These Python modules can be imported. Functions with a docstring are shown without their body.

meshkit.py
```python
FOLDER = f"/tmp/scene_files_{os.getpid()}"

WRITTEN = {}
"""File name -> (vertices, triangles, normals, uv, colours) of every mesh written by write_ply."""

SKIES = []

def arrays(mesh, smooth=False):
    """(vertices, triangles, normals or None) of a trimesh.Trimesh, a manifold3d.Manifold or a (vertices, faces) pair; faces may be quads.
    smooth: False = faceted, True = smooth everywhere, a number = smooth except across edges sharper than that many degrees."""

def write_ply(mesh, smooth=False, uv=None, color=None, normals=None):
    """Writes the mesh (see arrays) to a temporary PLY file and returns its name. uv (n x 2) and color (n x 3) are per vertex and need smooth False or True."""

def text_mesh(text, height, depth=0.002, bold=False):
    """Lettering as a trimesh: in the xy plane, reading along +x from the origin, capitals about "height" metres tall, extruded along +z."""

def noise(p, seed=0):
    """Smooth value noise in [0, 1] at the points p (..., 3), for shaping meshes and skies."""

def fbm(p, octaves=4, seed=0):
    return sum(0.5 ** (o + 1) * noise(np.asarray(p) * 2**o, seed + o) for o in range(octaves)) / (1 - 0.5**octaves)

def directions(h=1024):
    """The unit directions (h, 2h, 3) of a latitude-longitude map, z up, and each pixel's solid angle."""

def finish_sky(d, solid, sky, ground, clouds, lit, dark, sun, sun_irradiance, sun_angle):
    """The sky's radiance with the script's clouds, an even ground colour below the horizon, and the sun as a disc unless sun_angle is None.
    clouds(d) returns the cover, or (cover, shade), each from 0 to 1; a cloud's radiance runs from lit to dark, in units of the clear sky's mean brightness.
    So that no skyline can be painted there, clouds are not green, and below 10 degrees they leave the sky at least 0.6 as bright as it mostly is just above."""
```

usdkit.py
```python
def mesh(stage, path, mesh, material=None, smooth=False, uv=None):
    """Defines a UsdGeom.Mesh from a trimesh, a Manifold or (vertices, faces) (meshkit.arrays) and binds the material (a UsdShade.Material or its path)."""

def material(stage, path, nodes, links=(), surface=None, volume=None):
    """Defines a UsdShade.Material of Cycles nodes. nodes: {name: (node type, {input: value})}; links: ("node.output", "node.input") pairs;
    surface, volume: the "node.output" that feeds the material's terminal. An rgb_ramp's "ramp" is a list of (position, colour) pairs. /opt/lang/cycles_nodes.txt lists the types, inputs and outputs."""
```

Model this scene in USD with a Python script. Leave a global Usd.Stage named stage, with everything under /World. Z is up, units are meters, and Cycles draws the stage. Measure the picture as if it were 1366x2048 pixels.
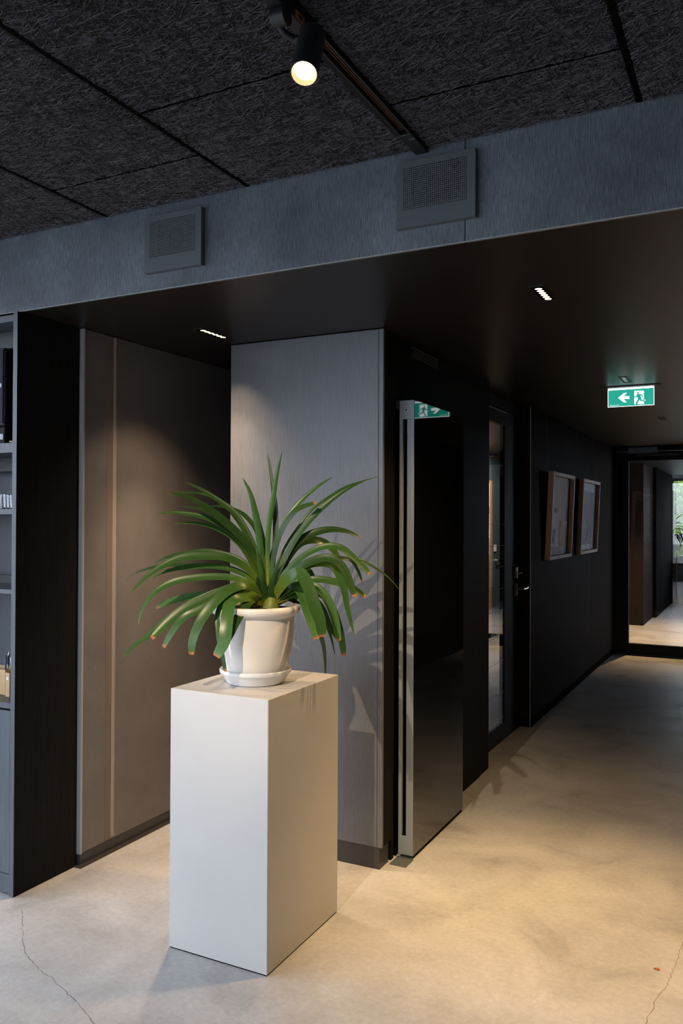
import math, random
import numpy as np, trimesh, usdkit
import shapely.geometry as sg
from shapely import affinity
from shapely.ops import unary_union
from pxr import Usd, UsdGeom, UsdLux, UsdShade, Gf, Sdf, Vt

stage = Usd.Stage.CreateInMemory()
UsdGeom.SetStageUpAxis(stage, UsdGeom.Tokens.z)
UsdGeom.SetStageMetersPerUnit(stage, 1.0)
UsdGeom.Xform.Define(stage, '/World'); UsdGeom.Scope.Define(stage, '/World/Looks')

# ------------------------------------------------------------------ camera, daylight, exposure
F = 1641.59                                           # focal length in pixels of the 1366 x 2048 frame
YAW, PITCH, ROLL = math.radians(-27.0567), math.radians(0.5206), math.radians(0.2356)
EYE = np.array([0, 0, 1.55])
EXPOSURE = 0.0
def _axes():
    cy, sy, cp, sp, cr, sr = math.cos(YAW), math.sin(YAW), math.cos(PITCH), math.sin(PITCH), math.cos(ROLL), math.sin(ROLL)
    fwd = np.array([sy*cp, cy*cp, sp]); right = np.array([cy, -sy, 0]); up = np.cross(right, fwd)
    return cr*right+sr*up, -sr*right+cr*up, fwd
RT, UPV, FW = _axes()
cam = UsdGeom.Camera.Define(stage, '/World/camera')
m4 = Gf.Matrix4d(*RT, 0, *UPV, 0, *(-FW), 0, *EYE, 1)
cam.AddTransformOp().Set(m4)
cam.CreateHorizontalApertureAttr(36.0); cam.CreateVerticalApertureAttr(36.0*2048/1366)
cam.CreateFocalLengthAttr(36.0*F/1366); cam.CreateClippingRangeAttr(Gf.Vec2f(0.05, 500))
cam.CreateExposureAttr(EXPOSURE)

SKY, DOWN, SPOT = 1.72, 17000.0, 13800.0
sky = UsdLux.DomeLight.Define(stage, '/World/sky')   # even overcast sky
sky.CreateColorAttr(Gf.Vec3f(0.82, 0.92, 1.08)); sky.CreateIntensityAttr(SKY)

WARM = (1.0, 0.645, 0.30)
LAMP = (1.0, 0.77, 0.52)
def spot(path, loc, direction, radius, half_angle, soft, color, inten):
    l = UsdLux.SphereLight.Define(stage, path)
    d = np.array(direction, float); d /= np.linalg.norm(d)
    z = -d; x = np.cross([0, 1, 0.01], z); x /= np.linalg.norm(x); y = np.cross(z, x)
    l.AddTransformOp().Set(Gf.Matrix4d(*x, 0, *y, 0, *z, 0, *loc, 1))
    l.CreateRadiusAttr(radius); l.CreateColorAttr(Gf.Vec3f(*color)); l.CreateIntensityAttr(inten*(.016/radius)**2)
    s = UsdLux.ShapingAPI.Apply(l.GetPrim()); s.CreateShapingConeAngleAttr(half_angle); s.CreateShapingConeSoftnessAttr(soft)
    return l

# ------------------------------------------------------------------ measuring helpers: a pixel's ray met with a plane
def ray(px, py):
    return (px-683)/F*RT - (py-1024)/F*UPV + FW
def at(px, py, axis, val):
    d = ray(px, py); return EYE + d*((val-EYE[axis])/d[axis])

# ------------------------------------------------------------------ mesh helpers
class MB:
    def __init__(s): s.v = []; s.f = []; s.n = 0
    def add(s, v, f):
        v = np.asarray(v, float); f = np.asarray(f, int)
        if f.shape[1] == 4: f = np.vstack([f[:, [0, 1, 2]], f[:, [0, 2, 3]]])
        s.v.append(v); s.f.append(f+s.n); s.n += len(v); return s
    def tm(s, t): return s.add(t.vertices, t.faces)
    def box(s, x0, x1, y0, y1, z0, z1, b=0.0):
        x0, x1 = min(x0, x1), max(x0, x1); y0, y1 = min(y0, y1), max(y0, y1); z0, z1 = min(z0, z1), max(z0, z1)
        if b <= 0:
            v = [(x, y, z) for x in (x0, x1) for y in (y0, y1) for z in (z0, z1)]
            return s.add(v, [(0, 1, 3, 2), (4, 6, 7, 5), (0, 4, 5, 1), (2, 3, 7, 6), (0, 2, 6, 4), (1, 5, 7, 3)])
        p = []
        for x, sx in ((x0, 1), (x1, -1)):
            for y, sy in ((y0, 1), (y1, -1)):
                for z, sz in ((z0, 1), (z1, -1)):
                    p += [(x, y+sy*b, z+sz*b), (x+sx*b, y, z+sz*b), (x+sx*b, y+sy*b, z)]
        return s.tm(trimesh.convex.convex_hull(np.array(p)))
    def lathe(s, prof, loc=(0, 0, 0), n=48, M=None):
        prof = np.array(prof, float); a = np.linspace(0, 2*np.pi, n, endpoint=False); k = len(prof)
        v = np.stack([prof[None, :, 0]*np.cos(a)[:, None], prof[None, :, 0]*np.sin(a)[:, None], np.repeat(prof[None, :, 1], n, 0)], -1).reshape(-1, 3)
        f = []
        for i in range(n):
            j = (i+1) % n
            for q in range(k-1): f.append((i*k+q, j*k+q, j*k+q+1, i*k+q+1))
        if M is not None: v = v@np.asarray(M)
        return s.add(v+np.array(loc), f)
    def cyl(s, p0, p1, r, n=16, r1=None):
        p0 = np.array(p0, float); p1 = np.array(p1, float); d = p1-p0; L = np.linalg.norm(d); z = d/L
        x = np.cross(z, [0, 0, 1] if abs(z[2]) < .9 else [1, 0, 0]); x /= np.linalg.norm(x); y = np.cross(z, x)
        r1 = r if r1 is None else r1
        return s.lathe([(0, 0), (r, 0), (r1, L), (0, L)], p0, n, np.stack([x, y, z]))
    def tube(s, pts, r, n=8):
        pts = np.array(pts, float); k = len(pts); r = np.broadcast_to(r, (k,))
        t = np.gradient(pts, axis=0); t /= np.linalg.norm(t, axis=1, keepdims=True)
        ref = np.array([0, 0, 1.0]) if abs(t[0][2]) < .9 else np.array([1.0, 0, 0])
        v = []
        for i in range(k):
            x = np.cross(ref, t[i]); x /= max(np.linalg.norm(x), 1e-9); y = np.cross(t[i], x); ref = y
            for a in np.linspace(0, 2*np.pi, n, endpoint=False): v.append(pts[i]+r[i]*(np.cos(a)*x+np.sin(a)*y))
        f = [(i*n+j, i*n+(j+1) % n, (i+1)*n+(j+1) % n, (i+1)*n+j) for i in range(k-1) for j in range(n)]
        v += [pts[0], pts[-1]]; a, b = k*n, k*n+1
        f += [(a, (j+1) % n, j, j) for j in range(n)] + [(b, (k-1)*n+j, (k-1)*n+(j+1) % n, (k-1)*n+(j+1) % n) for j in range(n)]
        f = np.array(f); tri = np.vstack([f[:, [0, 1, 2]], f[:, [0, 2, 3]]]); tri = tri[(tri[:, 0] != tri[:, 1]) & (tri[:, 1] != tri[:, 2]) & (tri[:, 0] != tri[:, 2])]
        return s.add(v, tri)
    def poly(s, shape, depth, fn):
        """extrude a shapely shape; fn maps (n,3) local -> world"""
        for g in getattr(shape, 'geoms', [shape]):
            if g.is_empty or g.area < 1e-9: continue
            t = trimesh.creation.extrude_polygon(g, depth, engine='earcut'); s.add(fn(np.array(t.vertices)), t.faces)
        return s
    def mesh(s): return np.vstack(s.v), np.vstack(s.f)

used = {}
def path_of(name, parent):
    base = (str(parent.GetPath()) if parent is not None else '/World')+'/'+name
    k = used.get(base, 0); used[base] = k+1
    return base if k == 0 else f'{base}_{k:03d}'
def tag(p, label=None, cat=None, group=None, kind=None):
    for k, v in (('label', label), ('category', cat), ('group', group), ('kind', kind)):
        if v: p.SetCustomDataByKey(k, v)
    return p
def thing(name, label, cat, loc=(0, 0, 0), group=None, kind=None):
    p = path_of(name, None); x = UsdGeom.Xform.Define(stage, p); x.AddTranslateOp().Set(Gf.Vec3d(*map(float, loc)))
    return tag(x.GetPrim(), label, cat, group, kind)
def origin(p):
    o = np.zeros(3)
    while p and str(p.GetPath()) != '/World':
        a = p.GetAttribute('xformOp:translate')
        if a and a.Get() is not None: o += np.array(a.Get())
        p = p.GetParent()
    return o
def obj(name, mb, material, parent=None, smooth=30, label=None, cat=None, group=None, kind=None):
    """one Mesh prim; the vertices are given in world coordinates"""
    v, f = mb.mesh() if isinstance(mb, MB) else mb
    if parent is not None: v = v-origin(parent)
    p = usdkit.mesh(stage, path_of(name, parent), trimesh.Trimesh(v, f, process=False), material, smooth=smooth).GetPrim()
    return tag(p, label, cat, group, kind)

# ------------------------------------------------------------------ materials
LK = '/World/Looks/'
def plain(name, color, rough=0.5, metal=0.0, ior=1.5, emit=None, strength=0.0, coat=0.0, extra=None):
    p = {'base_color': color, 'roughness': rough, 'metallic': metal, 'ior': ior}
    if emit is not None: p.update(emission_color=emit, emission_strength=strength)
    if coat: p.update(coat_weight=coat, coat_roughness=0.05)
    if extra: p.update(extra)
    return usdkit.material(stage, LK+name, {'p': ('principled_bsdf', p)}, surface='p.BSDF')
def grainy(name, c0, c1, scale, rough=0.45, bump=0.0, detail=4, ior=1.5, blot=(0.85, 1.12), blot_scale=1.2, rough_noise=0.0):
    """colour streaked by noise in world space; scale per axis stretches the grain; broad blotches vary it"""
    n = {'g': ('geometry', {}), 'm': ('mapping', {'scale': scale}), 'n': ('noise_texture', {'scale': 1.0, 'detail': detail, 'roughness': 0.65}),
         'r': ('rgb_ramp', {'ramp': [(0.25, c0), (0.75, c1)]}), 'b': ('noise_texture', {'scale': blot_scale, 'detail': 3}),
         'br': ('rgb_ramp', {'ramp': [(0.3, (blot[0],)*3), (0.7, (blot[1],)*3)]}), 'x': ('mix', {'mix_type': 'multiply', 'fac': 1.0}),
         'u': ('bump', {'strength': 1.0 if bump else 0.0, 'distance': bump or 0.001}), 'p': ('principled_bsdf', {'roughness': rough, 'ior': ior})}
    L = [('g.position', 'm.vector'), ('m.vector', 'n.vector'), ('n.fac', 'r.fac'), ('g.position', 'b.vector'), ('b.fac', 'br.fac'), ('r.color', 'x.color1'), ('br.color', 'x.color2'), ('x.color', 'p.base_color')]
    if bump: L += [('n.fac', 'u.height'), ('u.normal', 'p.normal')]
    if rough_noise:
        n['rr'] = ('map_range', {'from_min': 0.3, 'from_max': 0.7, 'to_min': rough-rough_noise, 'to_max': rough+rough_noise}); L += [('b.fac', 'rr.value'), ('rr.result', 'p.roughness')]
    return usdkit.material(stage, LK+name, n, L, surface='p.BSDF')

M = {}
M['oak'] = grainy('beam_veneer', (0.045, 0.055, 0.066), (0.215, 0.243, 0.272), (430, 430, 26), rough=0.42, bump=0.0015, detail=3, blot_scale=4, blot=(0.72, 1.22))
M['oak_pillar'] = grainy('pillar_veneer', (0.110, 0.116, 0.128), (0.180, 0.187, 0.202), (380, 380, 16), rough=0.36, bump=0.0002, detail=5, blot_scale=2.5)
M['shelf'] = grainy('shelf_veneer', (0.055, 0.062, 0.074), (0.105, 0.115, 0.130), (260, 260, 5), rough=0.45, bump=0.0003)
M['black_oak'] = grainy('black_veneer', (0.007, 0.0065, 0.0065), (0.017, 0.0155, 0.015), (240, 240, 5), rough=0.55, bump=0.0003, ior=1.12)
M['corridor'] = grainy('corridor_veneer', (0.013, 0.0098, 0.0082), (0.028, 0.0215, 0.018), (240, 240, 5), rough=0.6, bump=0.0002, ior=1.07)
M['soffit'] = grainy('soffit_veneer', (0.0095, 0.0066, 0.0056), (0.020, 0.0138, 0.0115), (6, 200, 200), rough=0.38, bump=0.0001, ior=1.42)
M['woodwool'] = grainy('wood_wool', (0.048, 0.044, 0.049), (0.145, 0.134, 0.143), (90, 90, 90), rough=0.75, bump=0.002, detail=3)
M['gap'] = plain('joint_black', (0.003, 0.003, 0.003), 1.0, ior=1.1)
M['black_metal'] = plain('black_metal', (0.012, 0.012, 0.013), 0.45)
M['black_paint'] = plain('black_paint', (0.016, 0.017, 0.018), 0.55, ior=1.2)
M['grey_alu'] = plain('grey_aluminium', (0.27, 0.305, 0.33), 0.42, metal=0.15)
M['dark_plinth'] = plain('plinth_metal', (0.06, 0.056, 0.055), 0.42, metal=0.3)
M['vent_grey'] = plain('vent_grey', (0.045, 0.045, 0.046), 0.45)
M['steel'] = plain('steel', (0.55, 0.52, 0.46), 0.28, metal=1.0)
M['white_paint'] = grainy('pedestal_white', (0.50, 0.488, 0.472), (0.53, 0.518, 0.50), (3, 3, 3), rough=0.42, blot=(0.98, 1.02))
M['pot'] = plain('pot_glaze', (0.76, 0.72, 0.66), 0.22)
M['saucer'] = plain('saucer_glaze', (0.74, 0.74, 0.74), 0.2)
M['soil'] = grainy('soil', (0.012, 0.009, 0.007), (0.05, 0.038, 0.028), (120, 120, 120), rough=0.95, bump=0.006)
M['speaker'] = plain('speaker_plate', (0.105, 0.116, 0.124), 0.42, metal=0.1)
M['speaker_back'] = plain('speaker_back', (0.055, 0.06, 0.062), 0.5)
M['cone'] = plain('speaker_cone', (0.02, 0.02, 0.021), 0.5)
M['copper'] = plain('copper', (0.28, 0.17, 0.10), 0.45, metal=0.6)
M['label_orange'] = plain('orange_label', (0.50, 0.21, 0.07), 0.6)
M['dark_print'] = plain('dark_print', (0.03, 0.02, 0.01), 0.6)
M['lens_hot'] = plain('lamp_lens', (0.9, 0.85, 0.75), 0.3, emit=(1.0, 0.88, 0.66), strength=2.6)
M['lens_ring'] = plain('lens_ring', (0.5, 0.42, 0.3), 0.4, emit=(1.0, 0.85, 0.6), strength=0.75)
M['reflector'] = plain('lamp_reflector', (0.80, 0.62, 0.34), 0.3, emit=(1.0, 0.72, 0.36), strength=0.30)
M['lens_down'] = plain('downlight_lens', (0.9, 0.85, 0.7), 0.3, emit=(1.0, 0.84, 0.56), strength=1.9)
M['lens_off'] = plain('downlight_lens_off', (0.03, 0.03, 0.03), 0.25)
M['plaster_trim'] = plain('downlight_trim', (0.03, 0.028, 0.027), 0.3)
M['sign_white'] = plain('sign_white', (0.8, 0.85, 0.85), 0.3, emit=(0.92, 1.0, 1.0), strength=1.3)
M['sign_green'] = plain('sign_green', (0.0, 0.25, 0.18), 0.25, emit=(0.012, 0.36, 0.27), strength=1.0)
M['sign_bar'] = plain('sign_lamp_bar', (0.7, 0.7, 0.75), 0.4, emit=(0.85, 0.92, 1.0), strength=0.9)
M['door_glass'] = plain('black_door_glass', (0.004, 0.0045, 0.006), 0.03, ior=2.0)
M['frame_wood'] = grainy('frame_oak', (0.50, 0.27, 0.14), (0.62, 0.36, 0.20), (40, 4, 40), rough=0.5)
M['frame_wood2'] = grainy('frame_walnut', (0.36, 0.20, 0.125), (0.46, 0.27, 0.175), (40, 4, 40), rough=0.5)
M['cardboard'] = grainy('kraft_card', (0.50, 0.33, 0.17), (0.56, 0.38, 0.20), (30, 30, 30), rough=0.8)
M['blue_door'] = plain('slate_blue_door', (0.055, 0.085, 0.11), 0.5)
M['orange_wood'] = grainy('orange_jamb', (0.42, 0.18, 0.06), (0.52, 0.25, 0.09), (60, 60, 3), rough=0.5)
M['white_plastic'] = plain('white_plastic', (0.7, 0.7, 0.68), 0.4)
M['warm_plaster'] = plain('warm_plaster', (0.22, 0.12, 0.06), 0.8)
M['orange_leaf'] = plain('orange_leaf', (0.40, 0.09, 0.015), 0.7)
M['crack'] = plain('floor_crack', (0.17, 0.145, 0.125), 0.95)
M['pen_black'] = plain('pen_black', (0.01, 0.01, 0.012), 0.3)
M['pen_blue'] = plain('pen_blue', (0.08, 0.14, 0.30), 0.35)
M['bark'] = plain('bark', (0.06, 0.045, 0.035), 0.9)
M['asphalt'] = plain('ground_outside', (0.22, 0.23, 0.24), 0.9)
M['edge_line'] = plain('pale_edge', (0.34, 0.35, 0.35), 0.5)
M['cord'] = plain('hanging_cord', (0.13, 0.13, 0.14), 0.5)
M['lobby_panel'] = plain('lobby_panel', (0.06, 0.06, 0.062), 0.6)
M['hall_wall'] = grainy('hall_wall', (0.05, 0.05, 0.052), (0.08, 0.08, 0.082), (4, 4, 4), rough=0.7)
M['spot_can'] = plain('spotlight_black', (0.014, 0.016, 0.017), 0.42)

# polished concrete: cloudy stains, fine pits
M['floor'] = usdkit.material(stage, LK+'polished_concrete', {
    'g': ('geometry', {}), 'm': ('mapping', {'scale': (1.0, 1.0, 1.0)}),
    'a': ('noise_texture', {'scale': 2.3, 'detail': 7, 'roughness': 0.62, 'distortion': 0.6}),
    'ar': ('rgb_ramp', {'ramp': [(0.26, (0.33, 0.322, 0.312)), (0.42, (0.46, 0.453, 0.445)), (0.56, (0.53, 0.523, 0.518)), (0.76, (0.585, 0.577, 0.57))]}),
    'b': ('noise_texture', {'scale': 45.0, 'detail': 6, 'roughness': 0.75}), 'br': ('rgb_ramp', {'ramp': [(0.3, (0.84,)*3), (0.7, (1.08,)*3)]}),
    'x': ('mix', {'mix_type': 'multiply', 'fac': 1.0}),
    'v': ('voronoi_texture', {'scale': 7.0, 'randomness': 1.0}), 'vr': ('rgb_ramp', {'ramp': [(0.012, (0.30,)*3), (0.026, (1.0,)*3)]}),
    'y': ('mix', {'mix_type': 'multiply', 'fac': 0.8}),
    'rr': ('map_range', {'from_min': 0.3, 'from_max': 0.7, 'to_min': 0.30, 'to_max': 0.46}),
    'u': ('bump', {'strength': 0.35, 'distance': 0.0012}), 'p': ('principled_bsdf', {'ior': 1.45})},
    [('g.position', 'm.vector'), ('m.vector', 'a.vector'), ('m.vector', 'b.vector'), ('m.vector', 'v.vector'), ('a.fac', 'ar.fac'), ('b.fac', 'br.fac'), ('ar.color', 'x.color1'), ('br.color', 'x.color2'),
     ('v.distance', 'vr.fac'), ('x.color', 'y.color1'), ('vr.color', 'y.color2'), ('y.color', 'p.base_color'), ('a.fac', 'rr.value'), ('rr.result', 'p.roughness'), ('b.fac', 'u.height'), ('u.normal', 'p.normal')], surface='p.BSDF')
# dusty brown fair-faced wall: pale specks of dust
M['brown_wall'] = usdkit.material(stage, LK+'dusty_brown_wall', {
    'g': ('geometry', {}), 'a': ('noise_texture', {'scale': 3.0, 'detail': 5, 'roughness': 0.6}),
    'ar': ('rgb_ramp', {'ramp': [(0.3, (0.128, 0.115, 0.108)), (0.7, (0.178, 0.161, 0.150))]}),
    'v': ('voronoi_texture', {'scale': 44.0, 'randomness': 1.0}), 'vr': ('rgb_ramp', {'ramp': [(0.06, (1.0,)*3), (0.11, (0.0,)*3)]}),
    'k': ('noise_texture', {'scale': 3.7, 'detail': 2}), 'kr': ('rgb_ramp', {'ramp': [(0.42, (0.0,)*3), (0.66, (1.0,)*3)]}),
    'mm': ('mix', {'mix_type': 'multiply', 'fac': 1.0}), 'x': ('mix', {'mix_type': 'mix', 'color2': (0.42, 0.37, 0.33)}),
    'u': ('bump', {'strength': 0.3, 'distance': 0.002}), 'p': ('principled_bsdf', {'roughness': 0.6})},
    [('g.position', 'a.vector'), ('g.position', 'v.vector'), ('g.position', 'k.vector'), ('a.fac', 'ar.fac'), ('v.distance', 'vr.fac'), ('k.fac', 'kr.fac'), ('vr.color', 'mm.color1'), ('kr.color', 'mm.color2'),
     ('mm.color', 'x.fac'), ('ar.color', 'x.color1'), ('x.color', 'p.base_color'), ('a.fac', 'u.height'), ('u.normal', 'p.normal')], surface='p.BSDF')
def pane_glass(name, f0, tint=(1, 1, 1), top=1.0):
    """thin clear pane: Schlick reflection over plain transparency, alike on both faces"""
    return usdkit.material(stage, LK+name, {'l': ('layer_weight', {'blend': 0.5}), 'q': ('math', {'math_type': 'power', 'value2': 5.0}), 'm': ('math', {'math_type': 'multiply_add', 'value2': top-f0, 'value3': f0}),
                            't': ('transparent_bsdf', {'color': tint}), 'g': ('glossy_bsdf', {'color': (1, 1, 1), 'roughness': 0.0}), 'x': ('mix_closure', {})},
                            [('l.facing', 'q.value1'), ('q.value', 'm.value1'), ('m.value', 'x.fac'), ('t.BSDF', 'x.closure1'), ('g.BSDF', 'x.closure2')], surface='x.closure')
M['pane'] = pane_glass('clear_pane', 0.05)
M['pane_dark'] = pane_glass('tinted_pane', 0.02, (0.9, 0.9, 0.9))
M['picture_glass'] = pane_glass('picture_glass', 0.008, top=0.07)
M['tumbler'] = usdkit.material(stage, LK+'drinking_glass', {'p': ('principled_bsdf', {'base_color': (0.97, 0.99, 1.0), 'roughness': 0.02, 'transmission_weight': 1.0, 'ior': 1.45})}, surface='p.BSDF')
# strap leaves: yellow-green base, streaks along the blade; a little light comes through
M['leaf'] = usdkit.material(stage, LK+'strap_leaf', {
    'o': ('object_info', {}), 'at': ('attribute', {'attribute': 'along'}), 'ac': ('attribute', {'attribute': 'across'}),
    'r': ('rgb_ramp', {'ramp': [(0.0, (0.28, 0.26, 0.03)), (0.10, (0.13, 0.20, 0.02)), (0.28, (0.038, 0.098, 0.018)), (0.7, (0.034, 0.092, 0.018)), (0.95, (0.050, 0.115, 0.020)), (1.0, (0.13, 0.15, 0.03))]}),
    'mr': ('map_range', {'from_min': 0, 'from_max': 1, 'to_min': 0.5, 'to_max': 1.4}), 'hs': ('hsv', {'saturation': 1.0, 'fac': 1.0}),
    'cx': ('combine_xyz', {}), 'n': ('noise_texture', {'scale': 14.0, 'detail': 3}), 'nr': ('rgb_ramp', {'ramp': [(0.3, (0.8,)*3), (0.7, (1.2,)*3)]}), 'x': ('mix', {'mix_type': 'multiply', 'fac': 1.0}),
    'p': ('principled_bsdf', {'roughness': 0.33, 'ior': 1.45}), 'tr': ('translucent_bsdf', {}), 'mx': ('mix_closure', {'fac': 0.22})},
    [('at.fac', 'r.fac'), ('o.random', 'mr.value'), ('mr.result', 'hs.value'), ('r.color', 'hs.color'), ('at.fac', 'cx.x'), ('ac.fac', 'cx.y'), ('cx.vector', 'n.vector'), ('n.fac', 'nr.fac'),
     ('hs.color', 'x.color1'), ('nr.color', 'x.color2'), ('x.color', 'p.base_color'), ('x.color', 'tr.color'), ('p.BSDF', 'mx.closure1'), ('tr.BSDF', 'mx.closure2')], surface='mx.closure')
M['dry_tip'] = grainy('dry_leaf_tip', (0.17, 0.05, 0.012), (0.46, 0.21, 0.07), (160, 160, 160), rough=0.7)
def foliage(name, c):
    return usdkit.material(stage, LK+name, {'o': ('geometry', {}), 'r': ('rgb_ramp', {'ramp': [(0, tuple(x*.6 for x in c)), (1, tuple(x*1.4 for x in c))]}), 'd': ('diffuse_bsdf', {}), 't': ('translucent_bsdf', {}), 'x': ('mix_closure', {'fac': 0.3})},
                            [('o.random_per_island', 'r.fac'), ('r.color', 'd.color'), ('r.color', 't.color'), ('d.BSDF', 'x.closure1'), ('t.BSDF', 'x.closure2')], surface='x.closure')
M['tree_light'] = foliage('tree_leaves_light', (0.16, 0.27, 0.03)); M['tree_dark'] = foliage('tree_leaves_dark', (0.05, 0.09, 0.05))

# ------------------------------------------------------------------ the setting
ZS, ZC, YB = 2.4025, 2.710, 2.395                     # soffit, hall ceiling, beam face
XW = -1.535                                           # corridor wall
YE = 10.0                                             # glass end door
fl = thing('floor', 'pale polished concrete floor with fine cracks running through hall and corridor', 'floor', kind='structure')
obj('slab', MB().box(-3.85, 4.2, -2.7, 16.75, -0.12, 0.0), M['floor'], fl)
def crack(pts, w, seed):
    rng = np.random.default_rng(seed); p = []
    for a, b in zip(pts[:-1], pts[1:]):
        a = np.array(a); b = np.array(b); L = np.linalg.norm(b-a); n = max(2, int(L/0.012))
        for t in np.linspace(0, 1, n, endpoint=False): p.append(a+(b-a)*t+rng.normal(0, 0.0022, 2))
    p = np.array(p+[pts[-1]]); t = np.gradient(p, axis=0); t /= np.linalg.norm(t, axis=1, keepdims=True); nn = np.stack([-t[:, 1], t[:, 0]], 1)
    ww = (w*(0.5+rng.random(len(p))))[:, None]; k = len(p)
    v = np.vstack([np.c_[p+nn*ww, np.full(k, 0.0004)], np.c_[p-nn*ww, np.full(k, 0.0004)]])
    return MB().add(v, [(i, i+1, k+i+1, k+i) for i in range(k-1)])
obj('crack', crack([(-2.60, 2.33), (-2.421, 2.174), (-2.339, 2.11), (-2.223, 2.06), (-2.161, 2.04), (-2.133, 2.038), (-2.078, 2.016), (-2.022, 1.996), (-1.949, 1.971), (-1.872, 1.937), (-1.814, 1.91), (-1.75, 1.875), (-1.6, 1.80)], 0.0009, 1), M['crack'], fl)
obj('crack', crack([(-0.25, 3.35), (-0.262, 3.192), (-0.265, 3.072), (-0.276, 3.02), (-0.279, 2.945), (-0.305, 2.841), (-0.306, 2.78), (-0.314, 2.74), (-0.32, 2.6)], 0.0007, 2), M['crack'], fl)

# hall ceiling of black wood-wool panels, joints along y every 0.645 m
rng = np.random.default_rng(7)
ce = thing('ceiling', 'black wood-wool acoustic panel ceiling above the front hall', 'ceiling', kind='structure')
obj('deck', MB().box(-3.85, 4.2, -2.7, YB+0.1, ZC+0.03, ZC+0.15), M['gap'], ce)
PITCHX = 0.6465
def strands(x0, x1, y0, y1, per_m2):
    n = int((x1-x0)*(y1-y0)*per_m2); k = 4
    L = rng.uniform(0.030, 0.078, n); a = rng.uniform(0, np.pi, n); curv = rng.normal(0, 13, n)
    cx = rng.uniform(x0+.004, x1-.004, n); cy = rng.uniform(y0+.004, y1-.004, n); w = rng.uniform(0.0004, 0.00075, n); dz = rng.uniform(-0.0065, 0.0005, n)
    s = np.linspace(-.5, .5, k)[None, :]*L[:, None]; th = a[:, None]+curv[:, None]*s
    ds = (L/(k-1))[:, None]; px = np.cumsum(np.cos(th)*ds, 1); py = np.cumsum(np.sin(th)*ds, 1)
    px = cx[:, None]+px-px.mean(1, keepdims=True); py = cy[:, None]+py-py.mean(1, keepdims=True)
    px = np.clip(px, x0+.001, x1-.001); py = np.clip(py, y0+.001, y1-.001)
    zz = ZC-dz[:, None]-0.0015*np.cos(np.pi*s/L[:, None])
    nx, ny = -np.sin(th), np.cos(th)
    A = np.stack([px+nx*w[:, None], py+ny*w[:, None], zz+.0014], -1); B = np.stack([px, py, zz-.0007], -1); C = np.stack([px-nx*w[:, None], py-ny*w[:, None], zz+.0014], -1)
    v = np.stack([A, B, C], 2).reshape(-1, 3)
    b = (np.arange(n)*k*3)[:, None]+(np.arange(k-1)*3)[None, :]; b = b.reshape(-1)
    f = np.vstack([np.stack([b, b+1, b+4, b+3], 1), np.stack([b+1, b+2, b+5, b+4], 1)])
    return v, f
cols = [-0.945+PITCHX*i for i in range(-4, 3)]; offs = {-2: 2.115, -1: 1.822, 0: 2.098, -3: 1.75, 1: 1.80, -4: 2.0, 2: 2.1, -5: 1.7, 3: 1.9, 4: 2.1}
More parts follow.
